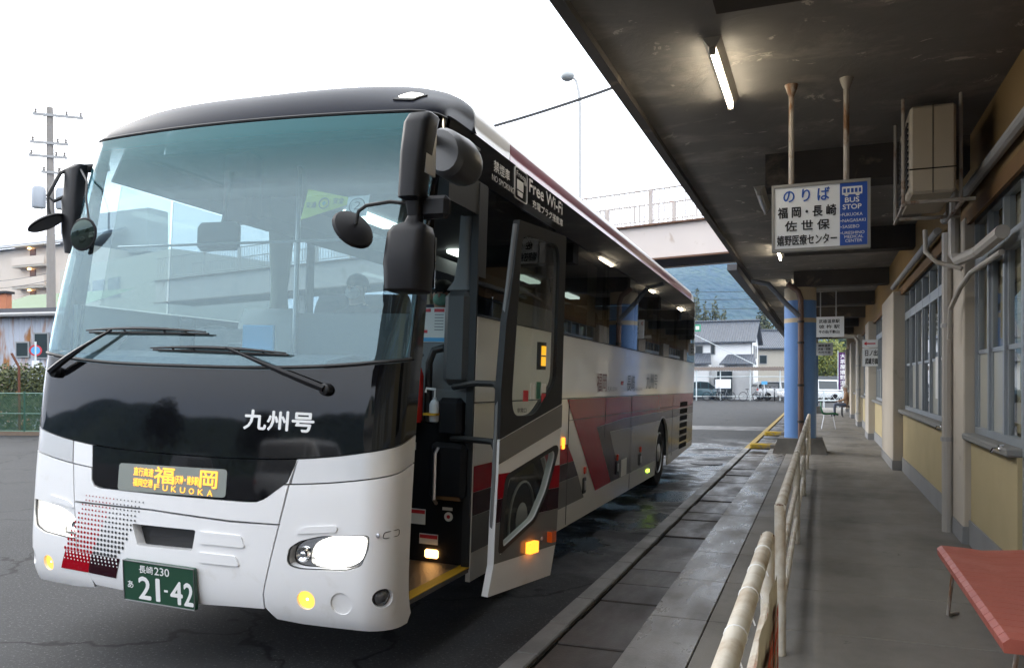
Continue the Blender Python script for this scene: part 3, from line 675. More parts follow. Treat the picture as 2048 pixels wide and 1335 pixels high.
# mirrors
def blob(name, secs, mat, par):     # housing lofted through rounded rectangles (cx, cy, z, half x, half y)
    mb = MB(); n = 12; o = 0
    for (cx, cy, z, hx, hy) in secs:
        for k in range(n):
            a = 2 * math.pi * (k + .5) / n; c, s = math.cos(a), math.sin(a)
            mb.v.append((cx + hx * math.copysign(abs(c) ** .45, c), cy + hy * math.copysign(abs(s) ** .45, s), z))
    for i in range(len(secs) - 1):
        for k in range(n): mb.f.append((i * n + k, i * n + (k + 1) % n, (i + 1) * n + (k + 1) % n, (i + 1) * n + k))
    mb.f.append(tuple(range(n))[::-1]); mb.f.append(tuple(range((len(secs) - 1) * n, len(secs) * n)))
    return mb.build(name, mat, par, 50)
mr = blob('mirror_arm', [(1.475, -.12, 2.36, .028, .03), (1.47, -.13, 2.44, .035, .035), (1.465, -.14, 2.455, .055, .06), (1.475, -.13, 2.66, .062, .07), (1.482, -.11, 2.80, .064, .075), (1.484, -.08, 2.85, .058, .07), (1.484, -.05, 2.868, .04, .05)], M_plast, BUS)
M_silver = pbr('mirror_cover_silver', (.5, .5, .5), .3, metal=.5, coat=.4)
MB().obox((1.53, -.1, 2.70), (.006, .0, 0), (.0, .05, 0), (0, 0, .13)).build('arm_cover', M_silver, mr)
blob('mirror_housing', [(1.455, -.12, 2.02, .085, .07), (1.455, -.13, 2.03, .1, .085), (1.458, -.14, 2.15, .105, .095), (1.46, -.13, 2.29, .1, .085), (1.462, -.12, 2.325, .085, .07), (1.47, -.12, 2.345, .04, .04), (1.475, -.12, 2.38, .03, .03)], M_plast, mr)
MB().obox((1.455, -.028, 2.17), (.085, 0, 0), (0, .004, 0), (0, 0, .12)).build('mirror_glass', M_mirror, mr)
MB().rbox(1.485, 1.63, -.11, -.05, 2.368, 2.475, .02).build('small_mirror', M_plast, mr)
MB().tube([(1.48, -.11, 2.80), (1.40, .15, 2.84), (1.25, .45, 2.86)], .03, 8).build('mirror_bracket', M_plast, mr)
mb = MB().lathe([(.0, -.005), (.13, 0), (.155, .03), (.16, .16), (.14, .2), (0, .21)], (1.44, .2, 2.775), (.25, 1, -.12), 20, sc=(.72, 1)).build('mirror_shroud', pbr('shroud_grey', (.05, .05, .052), .4, metal=.2), mr)
MB().tube([(1.47, -.13, 2.43), (1.36, -.16, 2.44), (1.24, -.17, 2.425), (1.20, -.17, 2.40), (1.185, -.165, 2.34)], .009, 6).build('mirror_stalk', M_trim, mr)
MB().lathe([(0, -.03), (.06, -.028), (.1, -.015), (.108, 0), (.1, .008), (0, .012)], (1.165, -.16, 2.315), (-.77, .39, -.5), 24).build('round_mirror', M_plast, mr)
ml = blob('left_mirror_arm', [(-1.33, .42, 2.38, .04, .05), (-1.34, .42, 2.5, .05, .06), (-1.36, .43, 2.72, .055, .06), (-1.38, .45, 2.76, .05, .055), (-1.39, .47, 2.93, .055, .06), (-1.37, .5, 2.97, .04, .05)], M_plast, BUS)
MB().tube([(-1.38, .5, 2.95), (-1.25, .6, 2.98)], .03, 8).build('mirror_bracket', M_plast, ml)
MB().tube([(-1.40, .45, 2.95), (-1.45, .40, 2.90), (-1.48, .34, 2.74), (-1.45, .36, 2.71), (-1.40, .42, 2.76)], .012, 6).build('mirror_stalk', M_trim, ml)
MB().tube([(-1.48, .34, 2.73), (-1.47, .34, 2.66), (-1.46, .35, 2.60)], .009, 6).build('mirror_stalk', M_trim, ml)
MB().lathe([(0, -.03), (.06, -.026), (.11, -.012), (.12, 0), (.11, .008), (0, .01)], (-1.47, .33, 2.565), (.50, .30, -.95), 24).build('round_mirror', M_plast, ml)
MB().tube([(-1.33, .45, 2.93), (-1.15, .34, 2.82), (-1.06, .26, 2.68), (-1.0, .23, 2.55)], .007, 6).build('mirror_stalk', M_trim, ml)
rm_ = MB().lathe([(0, -.02), (.08, -.016), (.11, -.006), (.115, 0), (.11, .006), (0, .012)], (-.985, .225, 2.44), (.1, -1, -.12), 24, sc=(.95, .8)).build('round_mirror', M_plast, ml)
MB().lathe([(.1, .0), (.08, .004), (0, .008)], (-.985, .218, 2.439), (.1, -1, -.12), 24, sc=(.95, .8)).build('mirror_glass', pbr('dark_mirror', (.06, .08, .07), .05, metal=.8), ml).location = (-.05, 0, .02)
ml.location = (.07, 0, -.03); rm_.location = (-.05, 0, .02)
# wipers
for (ps, pz), el, b0, b1 in (((.679, 1.548), (.22, 1.745), (-.174, 1.735), (.499, 1.725)), ((-.789, 1.585), (-.42, 1.83), (-.584, 1.83), (.108, 1.828))):
    w = MB().lathe([(.03, -.03), (.034, .01), (.03, .035), (.02, .042), (0, .044)], FRo(.0)(ps, pz), (0, -1, .05), 16).build('wiper', M_trim, BUS)
    n = 8; pts = [FRo(.045 + .012 * math.sin(math.pi * i / n))(ps + (el[0] - ps) * i / n, pz + (el[1] - pz) * i / n) for i in range(n + 1)]
    MB().tube(pts, [.02, .021, .02, .018, .015, .012, .010, .009, .008], 6).build('wiper_arm', M_plast, w)
    bl_ = [(b0[0] + (b1[0] - b0[0]) * i / 12, b0[1] + (b1[1] - b0[1]) * i / 12) for i in range(13)]
    MB().tube([FRo(.02)(s, z - .006) for s, z in bl_], .0065, 5).build('wiper_blade', M_trim, w)
    MB().tube([FRo(.042)(s, z + .014 * math.sin(math.pi * i / 12)) for i, (s, z) in enumerate(bl_)], [.004 + .006 * math.sin(math.pi * i / 12) for i in range(13)], 5).build('wiper_bridge', M_trim, w)
    for k in (2, 4, 8, 10): MB().tube([FRo(.02)(*bl_[k]), FRo(.042)(bl_[k][0], bl_[k][1] + .012)], .005, 4).build('wiper_claw', M_trim, w)
# interior: floor, lining, dash, seats
MB().box(-1.16, 1.16, 1.34, 11.7, 1.2, 1.26).box(-1.16, .62, .5, 1.34, .9, .96).build('floor', M_inside, BUS, 0)
MB().box(-1.16, 1.16, .95, 11.7, 3.1, 3.12).build('ceiling_lining', M_inside, BUS, 0)
for sg in (1, -1):
    MB().box(sg * .72, sg * 1.15, 1.7, 11.5, 2.82, 2.98).build('luggage_rack', M_inside, BUS, 0)
    MB().box(sg * 1.18, sg * 1.205, 1.3, 11.7, 1.26, 2.02).build('inner_wall', M_greyp, BUS, 0)
    for k in range(4):
        y = 2.7 + 2.2 * k; MB().rbox(sg * .55, sg * .70, y, y + .75, 3.05, 3.09, .01).build('interior_light', M_inlight, BUS)
dash = MB(); prof = [(.30, 1.2), (.30, 1.63), (.36, 1.70), (.62, 1.74), (.80, 1.73), (.86, 1.66), (.86, .96), (.3, .96)]
dash.prism([(-1.14, y + .06 * 0, z) for y, z in prof], (1.85, 0, 0)); dash.build('dashboard', M_dashgrey, BUS, 30)
d2 = MB().prism([(-1.13, .66, 1.74), (-1.13, .80, 1.90), (-1.13, .84, 1.9), (-1.13, .86, 1.70)], (1.0, 0, 0)).build('instrument_hood', M_dash, BUS)
sw = MB(); cs = Vector((-.75, .98, 1.80)); ax = Vector((0, -.55, .84)).normalized(); uu = Vector((1, 0, 0)); vv = ax.cross(uu)
sw.tube([cs + .23 * (math.cos(2 * math.pi * k / 28) * uu + math.sin(2 * math.pi * k / 28) * vv) for k in range(29)], .017, 8, False)
for a in (.4, 2.7, 4.7): sw.tube([cs, cs + .22 * (math.cos(a) * uu + math.sin(a) * vv)], .014, 6)
sw.tube([cs, cs - ax * .3], .04, 10); sw.build('steering_wheel', M_plast, BUS)
def seatat(x, y, z, cover=None, w=.24, name='seat'):
    b = MB(); b.rbox(x - w, x + w, y - .45, y + .02, z + .32, z + .46, .05); b.box(x - .18, x + .18, y - .35, y - .05, z, z + .32); s_ = b.build(name, M_seat, BUS)
    prof = [(0, .40), (-.04, .7), (.02, 1.02), (.07, 1.10), (.13, 1.06), (.13, .4)]
    bb = MB(); secs = [(-w, .9), (-w * .92, 1), (w * .92, 1), (w, .9)]
    k = len(prof)
    for sx, sc in secs: bb.v += [(x + sx, y + .05 + p[0] * sc, z + .4 + (p[1] - .4) * (sc if p[1] > .5 else 1)) for p in prof]
    for i in range(3):
        for j in range(k): bb.f.append((i * k + j, i * k + (j + 1) % k, (i + 1) * k + (j + 1) % k, (i + 1) * k + j))
    bb.f += [tuple(range(k)), tuple(range(3 * k, 4 * k))[::-1]]; bb.build('backrest', cover or M_seat, s_, 60)
    return s_
seatat(-.57, 1.42, 1.0, M_seatcover, .25, 'driver_seat')
for yy in [2.45 + .92 * i for i in range(9)]:
    for xx in (-.88, -.40, .40, .88): seatat(xx, yy + .4, 1.26)
MB().rbox(-.25, 1.16, 1.3, 1.36, 1.2, 1.55, .01).build('partition', M_greyp, BUS)
MB().tube([(-.2, 1.33, 1.3), (-.2, 1.33, 3.08)], .018, 8).build('grab_pole', M_alu, BUS)
# curtain by the first window, gathered folds
for (cx, cy, w, z0, z1) in ((-1.1, 2.35, .16, 2.05, 2.82), (-1.1, 5.3, .12, 2.05, 2.82), (1.1, 4.6, .1, 2.05, 2.82), (1.1, 7.9, .1, 2.05, 2.82)):
    cu = MB(); n = 24
    for i in range(n + 1):
        y = cy + w * 2 * (i / n - .5); x = cx + .035 * math.sin(i * 1.6)
        cu.v += [(x, y, z1), (x * 1.0, cy + (y - cy) * .55, (z0 + z1) / 2 - .1), (x, cy + (y - cy) * .8, z0)]
    for i in range(n): cu.f += [(3 * i, 3 * i + 3, 3 * i + 4, 3 * i + 1), (3 * i + 1, 3 * i + 4, 3 * i + 5, 3 * i + 2)]
    cu.build('curtain', M_curtain, BUS, 80)
# things seen on the dash and behind the glass
MB().rbox(.08, .30, .42, .44, 1.74, 1.90, .005).build('dash_card', M_cardblue, BUS); MB().rbox(.06, .34, .34, .46, 1.735, 1.75, .004).build('dash_tray', M_card, BUS)
MB().rbox(-.37, -.26, .40, .425, 1.73, 1.93, .01).build('fee_box', M_plast, BUS)
MB().rbox(-.1, .12, .5, .62, 1.74, 1.80, .01).build('dash_console', M_greyp, BUS)
yt = patch('safety_pennant', [(.436, 2.475), (.66, 2.565), (.64, 2.60), (.445, 2.655)], FR, pbr('pennant_yellow', (.55, .62, .06), .6), BUS, su=.1, sv=.1, off=-.02, thick=.001)
text('lettering', '交通', FRo(-.012), .452, .50, 2.54, 2.575, M_ink, yt, .015); text('lettering', '安全', FRo(-.012), .575, .625, 2.56, 2.595, M_ink, yt, .015)
MB().tube([FRo(-.012)(.535 + .022 * math.cos(a * .4), 2.565 + .03 * math.sin(a * .4)) for a in range(17)], .003, 4).build('emblem_ring', M_ink, yt)
MB().add([FRo(-.012)(*q) for q in [(.527, 2.56), (.543, 2.56), (.543, 2.57), (.527, 2.57), (.531, 2.553), (.539, 2.553), (.539, 2.577), (.531, 2.577)]], [(0, 1, 2, 3), (4, 5, 6, 7)]).build('emblem_cross', pbr('emblem_green', (.02, .3, .2), .5), yt, 0)
num = patch('number_card', [(.64, 2.48), (.735, 2.49), (.735, 2.61), (.64, 2.60)], FR, M_card, BUS, su=.1, sv=.1, off=-.017, thick=.001)
text('lettering', '②', FRo(-.009), .652, .724, 2.50, 2.59, M_ink, num, .0)
MB().rbox(-.46, -.14, .62, .66, 2.38, 2.56, .03).build('inside_mirror', M_plast, BUS); MB().tube([(-.3, .66, 2.5), (-.3, .75, 2.9)], .012, 6).build('mirror_stem', M_plast, BUS)
MB().rbox(-.52, -.28, .9, 1.05, 2.62, 3.08, .03).build('ceiling_console', pbr('console_maroon', (.12, .05, .05), .6), BUS)
MB().tube([(-1.1, .62, 2.42), (1.1, .62, 2.42)], .008, 6).build('sun_blind_rail', M_alu, BUS)
tintm, tt_, tb_ = newmat('sun_band')      # shade film: deep teal at the top edge, fading out downwards
tb_.inputs['Base Color'].default_value = (.010, .095, .11, 1); tb_.inputs['Roughness'].default_value = .15; tb_.inputs['Specular IOR Level'].default_value = .3
tc_ = tt_.nodes.new('ShaderNodeTexCoord'); sx_ = tt_.nodes.new('ShaderNodeSeparateXYZ'); mr_ = tt_.nodes.new('ShaderNodeMapRange'); mr_.inputs[1].default_value = 2.66; mr_.inputs[2].default_value = 3.02; mr_.inputs[4].default_value = .93
tr_ = tt_.nodes.new('ShaderNodeBsdfTransparent'); tr_.inputs[0].default_value = (1, 1, 1, 1); mx_ = tt_.nodes.new('ShaderNodeMixShader')
tt_.links.new(tc_.outputs['Object'], sx_.inputs[0]); tt_.links.new(sx_.outputs[2], mr_.inputs[0]); tt_.links.new(mr_.outputs[0], mx_.inputs[0]); tt_.links.new(tr_.outputs[0], mx_.inputs[1]); tt_.links.new(tb_.outputs[0], mx_.inputs[2]); tt_.links.new(mx_.outputs[0], tt_.nodes['Material Output'].inputs[0])
tp = curve(lambda s: 2.6, -.96, .95) + curve(lambda s: ZT - .01, .95, -.95)
patch('tint_band', tp, FR, tintm, windshield, su=.05, sv=.06, off=.006, thick=0)
# entrance: step well, posts, extinguisher, notices
sw_ = MB().box(.62, 1.235, .34, 1.25, .40, .43).build('step', M_tread, BUS, 0)
MB().box(1.17, 1.242, .34, 1.25, .431, .437).build('step_edge', M_yellow, sw_, 0)
MB().box(.60, 1.22, 1.25, 1.30, .40, 1.33).build('entrance_bulkhead', M_plast, BUS, 0)
MB().box(.55, .60, .45, 1.3, .43, 1.6).build('step_side_wall', M_plast, BUS, 0)
MB().box(-.2, 1.2, 1.36, 1.42, 1.33, 2.05).build('front_partition', M_greyp, BUS, 0)
po_ = MB().rbox(1.02, 1.205, 1.17, 1.29, 1.58, 2.185, .04).build('door_post_cover', pbr('post_grey', (.055, .058, .062), .5, bump=.05, bscale=200), BUS)
MB().rbox(1.0, 1.17, 1.16, 1.27, 1.25, 1.50, .03).build('door_post_cover', M_plast, BUS)
hb = MB().rbox(.96, 1.215, 1.15, 1.25, .85, 1.215, .03).build('door_motor_box', M_plast, BUS)
MB().tube([(1.03, 1.15, .83), (1.03, 1.11, .86), (1.03, 1.11, 1.15), (1.03, 1.15, 1.18)], .012, 6).build('grab_handle', M_alu, hb)
blob('window_post', [(1.10, 1.27, 2.19, .09, .05), (1.12, 1.27, 2.25, .06, .05), (1.13, 1.27, 2.40, .045, .05), (1.135, 1.27, 2.68, .04, .05)], M_greyp, BUS)
MB().box(1.19, 1.24, 1.2, 1.34, .42, 2.86).build('b_pillar', M_trim, BUS, 0)
MB().box(1.12, 1.235, .75, 1.34, 2.66, 2.87).build('door_header', M_trim, BUS, 0)
ps_ = MB().box(.80, 1.012, 1.352, 1.357, 1.86, 2.09).build('notice_sheet', M_card, BUS, 0)
nm = plane((.80, 1.35, 1.86), (1, 0, 0), (0, 0, 1), 0)
for (a, b, c, d, m) in ((.0, .05, .20, .222, M_inkred), (.075, .15, .20, .222, M_inkred), (.17, .21, .20, .222, M_inkred), (0, .03, .06, .08, M_inkred), (.0, .212, .004, .03, M_cardblue)):
    MB().add([nm(a, c), nm(b, c), nm(b, d), nm(a, d)], [(0, 1, 2, 3)]).build('notice_print', m, ps_, 0)
for k in range(6): MB().add([nm(.08, .18 - k * .02), nm(.145, .18 - k * .02), nm(.145, .185 - k * .02), nm(.08, .185 - k * .02)], [(0, 1, 2, 3)]).build('notice_print', M_greyp, ps_, 0)
ex = MB().lathe([(.06, 0), (.066, .02), (.066, .3), (.05, .35), (.022, .37), (.022, .4)], (.83, 1.17, 1.335), (0, 0, 1), 18).build('fire_extinguisher', M_exting, BUS)
MB().box(.80, .87, 1.15, 1.19, 1.735, 1.755).tube([(.83, 1.17, 1.73), (.90, 1.15, 1.77)], .012, 6).build('extinguisher_valve', M_trim, ex)
MB().tube([(.90, 1.25, 1.34), (.90, 1.25, 1.72), (.93, 1.25, 1.80), (1.0, 1.26, 1.82)], .025, 8).build('grab_rail', M_trim, BUS)
bt = MB().lathe([(.028, 0), (.032, .01), (.032, .11), (.024, .13), (.013, .14), (.013, .155)], (.985, 1.17, 1.345), (0, 0, 1), 16).build('sanitizer_bottle', pbr('bottle_white', (.6, .62, .66), .35), BUS)
MB().tube([(.985, 1.17, 1.5), (.985, 1.17, 1.555)], .006, 6).tube([(.99, 1.17, 1.55), (.93, 1.16, 1.555), (.925, 1.16, 1.53)], .008, 6).build('pump', M_print, bt)
MB().box(.93, 1.02, 1.12, 1.22, 1.385, 1.40).build('bottle_band', M_yellow, bt, 0)
for (x0, x1, z0, z1, m) in ((.80, .91, .669, .768, M_card), (1.03, 1.10, .775, .795, M_card), (.872, 1.004, .545, .612, M_card), (.99, 1.05, 1.085, 1.105, M_card), (.80, .825, 1.15, 1.2, M_card)):
    st = MB().box(x0, x1, 1.243, 1.247, z0, z1).build('sticker', m, BUS, 0)
    if x1 - x0 > .09: MB().box(x0 + .003, x1 - .003, 1.241, 1.2425, z1 - .03, z1 - .006).build('sticker_print', M_inkred, st, 0)
MB().lathe([(.03, 0), (.03, .003)], (1.075, 1.245, .735), (0, -1, 0), 18).build('round_sticker', M_print, BUS)
MB().lathe([(.012, .003), (.012, .005)], (1.075, 1.245, .735), (0, -1, 0), 12).build('round_sticker_dot', M_inkred, BUS)
MB().rbox(.918, 1.014, 1.225, 1.25, .459, .515, .01).build('step_lamp', M_inwarm, BUS)
# ================================================================ GROUND, PLATFORM, CANOPY, STATION
def asphalt():
    m, t, b = newmat('asphalt'); b.inputs['Specular IOR Level'].default_value = .2; tc = t.nodes.new('ShaderNodeTexCoord')
    big = noise(t, .5, 8, .7); fine = noise(t, 48, 4, .8); med = noise(t, 3, 5, .6)
    col = mix(t, big, (.013, .0133, .0145), (.042, .0425, .044)); col = mix(t, ramp(t, fine, .57, .66), col, mix(t, .6, col, (.19, .19, .19)))
    vc = t.nodes.new('ShaderNodeTexVoronoi'); vc.feature = 'DISTANCE_TO_EDGE'; vc.inputs['Scale'].default_value = .42; wv = t.nodes.new('ShaderNodeVectorMath'); wv.operation = 'ADD'
    nz_ = t.nodes.new('ShaderNodeTexNoise'); nz_.inputs['Scale'].default_value = 1.7; nz_.inputs['Detail'].default_value = 6; t.links.new(tc.outputs['Object'], nz_.inputs['Vector']); t.links.new(tc.outputs['Object'], wv.inputs[0]); t.links.new(nz_.outputs['Color'], wv.inputs[1]); t.links.new(wv.outputs[0], vc.inputs['Vector'])
    crack = ramp(t, vc.outputs['Distance'], .004, .012, (1, 1, 1), (0, 0, 0)); col = mix(t, crack, col, (.006, .006, .006))
    col = mix(t, ramp(t, noise(t, 1.1, 6, .7, dist=.5), .62, .74), col, mix(t, .6, col, (.008, .008, .009)))      # oil and damp stains
    # damp stretch along the kerb, broken up by noise
    sx = t.nodes.new('ShaderNodeSeparateXYZ'); t.links.new(tc.outputs['Object'], sx.inputs[0])
    def box(v, a, b2, soft):
        x = t.nodes.new('ShaderNodeMapRange'); x.interpolation_type = 'SMOOTHSTEP'; x.inputs[1].default_value = a - soft; x.inputs[2].default_value = a + soft
        y = t.nodes.new('ShaderNodeMapRange'); y.interpolation_type = 'SMOOTHSTEP'; y.inputs[1].default_value = b2 + soft; y.inputs[2].default_value = b2 - soft
        t.links.new(v, x.inputs[0]); t.links.new(v, y.inputs[0]); p = t.nodes.new('ShaderNodeMath'); p.operation = 'MULTIPLY'; t.links.new(x.outputs[0], p.inputs[0]); t.links.new(y.outputs[0], p.inputs[1]); return p.outputs[0]
    mu = t.nodes.new('ShaderNodeMath'); mu.operation = 'MULTIPLY'
    t.links.new(box(sx.outputs[0], -3.2, -1.4, .5), mu.inputs[0]); t.links.new(box(sx.outputs[1], 6, 21, 2.5), mu.inputs[1])
    mu2 = t.nodes.new('ShaderNodeMath'); mu2.operation = 'MULTIPLY'; t.links.new(mu.outputs[0], mu2.inputs[0]); t.links.new(ramp(t, noise(t, .9, 5, .65), .40, .58), mu2.inputs[1])
    col = mix(t, mu2.outputs[0], col, mix(t, .6, col, (.018, .019, .02)))
    t.links.new(col, b.inputs['Base Color'])
    rr = t.nodes.new('ShaderNodeMapRange'); rr.inputs[3].default_value = .78; rr.inputs[4].default_value = .07; t.links.new(mu2.outputs[0], rr.inputs[0]); t.links.new(rr.outputs[0], b.inputs['Roughness'])
    bp = t.nodes.new('ShaderNodeBump'); bp.inputs['Strength'].default_value = .35; bp.inputs['Distance'].default_value = .006; t.links.new(fine, bp.inputs['Height']); t.links.new(bp.outputs[0], b.inputs['Normal'])
    return m
M_asphalt = asphalt()
g = MB(); E_ = 2400
g.add([(-E_, -E_, 0), (E_, -E_, 0), (E_, E_, 0), (-E_, E_, 0)], [(0, 1, 2, 3)])
tag(g.build('ground', M_asphalt, None, 0), kind='structure')
def concrete(name, ca, cb, rough=.8, wet=0, sc=2.2):
    m, t, b = newmat(name); b.inputs['Specular IOR Level'].default_value = .3 if wet > .25 else .15
    f = noise(t, sc, 7, .62, coord='P'); f2 = noise(t, .7, 5, .6, coord='P'); f3 = noise(t, 90, 3, .6)
    col = mix(t, ramp(t, f, .3, .7), ca, cb); col = mix(t, ramp(t, f2, .5, .72), col, tuple(x * .6 for x in ca)); col = mix(t, ramp(t, noise(t, 5, 6, .7, coord='P', dist=.6), .64, .72), col, tuple(x * .45 for x in ca)); col = mix(t, .12, col, f3, 'OVERLAY')
    t.links.new(col, b.inputs['Base Color'])
    rr = t.nodes.new('ShaderNodeMapRange'); rr.inputs[1].default_value = .35; rr.inputs[2].default_value = .65; rr.inputs[3].default_value = rough; rr.inputs[4].default_value = rough - wet
    t.links.new(noise(t, 1.3, 5, .6, coord='P', stretch=(2.5, .8, 1)), rr.inputs[0]); t.links.new(rr.outputs[0], b.inputs['Roughness'])
    bp = t.nodes.new('ShaderNodeBump'); bp.inputs['Strength'].default_value = .2; bp.inputs['Distance'].default_value = .01; t.links.new(noise(t, 60, 5, .6), bp.inputs['Height']); t.links.new(bp.outputs[0], b.inputs['Normal'])
    return m
M_slab = concrete('platform_concrete', (.19, .178, .16), (.245, .23, .208), .7, .2)
M_slabw = concrete('platform_concrete_damp', (.115, .105, .095), (.2, .187, .172), .55, .42)
M_curb = concrete('curb_concrete', (.11, .108, .104), (.2, .195, .188), .7, .35)
M_gut1 = concrete('gutter_cover_brown', (.02, .0155, .0125), (.044, .034, .028), .6, .3)
M_gut2 = concrete('gutter_cover_grey', (.036, .031, .027), (.075, .066, .058), .6, .35)
M_gut3 = concrete('gutter_cover_dark', (.025, .025, .027), (.05, .05, .05), .5, .2)
M_joint = pbr('joint_dirt', (.03, .028, .025), .95)
M_ypaint = pbr('yellow_kerb_paint', (.40, .27, .04), .7, var=.3, second=(.17, .16, .15), sscale=5, sth=(.44, .58))
PZ = .1
pf = MB().box(-1.0, 1.6, -8, 46, -.2, PZ - .014).build('platform', M_joint, None, 0); tag(pf, kind='structure')
sl = {}
def shared(key, fn):
    if key not in sl: sl[key] = fn()
    return sl[key]
random.seed(3)
for i in range(54):
    y = -8 + i
    for (x0, x1, k) in ((-1.0, -.64, 'n'), (-.64, 1.6, 'w')):
        mk = 'w' if (k == 'n' or (x0 < -.5 and 3 < y < 18)) else 'd'
        me = shared(('slab', k, i % 3), lambda: MB().rbox(x0 + .003, x1 - .003, .004, .996, -.014, 0, .004).mesh('floor_slab', M_slabw if k == 'n' else M_slab))
        o = link('floor_slab', me, pf); o.location = (0, y, PZ + random.uniform(-.0015, .0015))
gt = MB().box(-1.46, -1.0, -8, 46, -.1, .004).build('gutter', M_joint, None, 0); tag(gt, kind='structure')
for i in range(100):
    y = -6 + i * .5; m = random.choice([M_gut1, M_gut1, M_gut2, M_gut3, M_gut1]); 
    me = shared(('gut', m.name), lambda: MB().rbox(-1.45, -1.03, .006, .494, -.03, 0, .006).mesh('gutter_cover', m))
    o = link('gutter_cover', me, gt); o.location = (0, y, .022 + random.uniform(-.004, .004)); o.rotation_euler = (0, random.uniform(-.006, .006), 0)
cb = MB().box(-1.60, -1.462, -8, 46, -.1, .01).build('curb', M_joint, None, 0); tag(cb, kind='structure')
for i in range(86):
    y = -6 + i * .6; m = M_ypaint if y > 18.2 else M_curb
    me = shared(('cb', m.name), lambda: MB().rbox(-1.598, -1.464, .004, .596, -.04, 0, .008).mesh('curb_stone', m))
    link('curb_stone', me, cb).location = (0, y, .05 + random.uniform(-.002, .002))
# yellow wheel stops by the column
for (x, y, l) in ((-1.13, 18.2, 'low yellow concrete block at the foot of the blue column, nearer one'), (-1.1, 22.6, 'low yellow concrete block beyond the blue column, farther one')):
    b = MB().rbox(-.3, .3, -.09, .09, 0, .13, .03).build('kerb_block', M_ypaint); b.location = (x, y, PZ - .03); tag(b, l, 'kerb block', 'yellow kerb blocks')
stripm = concrete('road_patch', (.09, .09, .09), (.13, .13, .13), .7, .2)
tag(MB().add([(-16, 25.6, .004), (-1.62, 26.0, .004), (-1.62, 28.2, .004), (-16, 27.6, .004)], [(0, 1, 2, 3)]).build('road_patch', stripm, None, 0), kind='structure')
mh = MB().lathe([(.3, 0), (.3, .012), (.27, .016), (0, .016)], (0, 0, 0), (0, 0, 1), 28).build('manhole_cover', pbr('cast_iron', (.03, .03, .032), .5, metal=.6, bump=.4, bscale=60)); mh.location = (-2.0, 15.4, 0); tag(mh, 'round dark iron manhole cover on wet asphalt behind the coach', 'manhole')
# ---- canopy
def ceilmat():
    m, t, b = newmat('canopy_soffit'); b.inputs['Specular IOR Level'].default_value = .15
    base = mix(t, noise(t, 1.6, 6, .65), (.148, .138, .131), (.245, .232, .22))
    st = mix(t, ramp(t, noise(t, 1.1, 7, .68, stretch=(1, 1.5, 1), dist=.4), .52, .66), base, (.31, .285, .255))     # flaked patches
    st = mix(t, ramp(t, noise(t, 2.3, 8, .7, dist=1.2), .62, .65), st, (.5, .45, .39))
    st = mix(t, ramp(t, noise(t, 2.6, 8, .7, dist=1.6), .26, .30, (1, 1, 1), (0, 0, 0)), st, (.03, .027, .025))
    t.links.new(st, b.inputs['Base Color']); b.inputs['Roughness'].default_value = .75
    bp = t.nodes.new('ShaderNodeBump'); bp.inputs['Strength'].default_value = .5; bp.inputs['Distance'].default_value = .02; t.links.new(noise(t, 2.3, 8, .7, dist=1.2), bp.inputs['Height']); t.links.new(bp.outputs[0], b.inputs['Normal'])
    return m
M_soffit = ceilmat(); CZ = 3.78
M_beam = pbr('beam_concrete', (.06, .052, .046), .8, var=.3, vscale=3, second=(.16, .13, .10), sscale=2, sth=(.6, .7))
M_rustpipe = pbr('rusty_pipe', (.33, .30, .27), .7, var=.3, vscale=9, second=(.17, .09, .05), sscale=7, sth=(.52, .62), stretch=(1, 1, .4))
M_greypipe = pbr('pvc_pipe', (.33, .33, .33), .5, var=.15, vscale=5)
can = thing('platform_canopy', 'dark stained concrete canopy roof over the bus platform', 'canopy', (0, 0, CZ))
MB().box(-1.36, 1.6, -8, 44, 0, .28).build('soffit_slab', M_soffit, can, 0)
MB().box(-1.44, -1.362, -8, 44, -.05, .31).build('edge_fascia', M_beam, can, 0)
for y in (-.4, 3.9, 8.2, 12.6, 17.2, 21.6, 26, 30.4, 34.8, 39.2): MB().box(-.5, 1.28, y, y + .34, -.32, -.003).build('cross_beam', M_beam, can, 0)
gl = MB().box(-1.62, -1.445, 15.4, 44, -.16, -.04).build('rain_gutter', pbr('gutter_metal', (.10, .10, .11), .6, var=.2), can, 0)
# ---- blue column with its plinth and rain pipe
M_blue = pbr('column_blue', (.10, .22, .48), .5, var=.08, vscale=3, bump=.04, bscale=30)
M_tan = pbr('column_tan', (.46, .38, .27), .6, var=.12, vscale=3)
def column(x, y, lab, r=.31):
    c = thing('column', lab, 'column', (x, y, PZ), group='round canopy columns')
    MB().lathe([(r, .28), (r, 2.64)], (0, 0, 0), (0, 0, 1), 32).build('shaft', M_blue, c)
    MB().lathe([(r + .002, 2.64), (r + .002, 2.73)], (0, 0, 0), (0, 0, 1), 32).build('painted_ring', M_tan, c)
    MB().lathe([(r, 2.73), (r, 3.09)], (0, 0, 0), (0, 0, 1), 32).build('shaft', M_blue, c)
    MB().lathe([(r, 3.09), (r, CZ - PZ - .33)], (0, 0, 0), (0, 0, 1), 32).build('shaft_top', M_tan, c)
    pl = MB(); a, b2 = .52, .42
    pl.add([(-a, -a, 0), (a, -a, 0), (a, a, 0), (-a, a, 0), (-b2, -b2, .3), (b2, -b2, .3), (b2, b2, .3), (-b2, b2, .3)], [(0, 3, 2, 1), (4, 5, 6, 7), (0, 1, 5, 4), (1, 2, 6, 5), (2, 3, 7, 6), (3, 0, 4, 7)])
    pl.build('plinth', concrete('plinth_concrete', (.12, .115, .105), (.2, .19, .175)), c, 0); return c
column(-.38, 17.45, 'thick round column painted blue with a tan ring, beside the white railing')
column(-.38, 38.5, 'far round blue column at the end of the platform', .3)
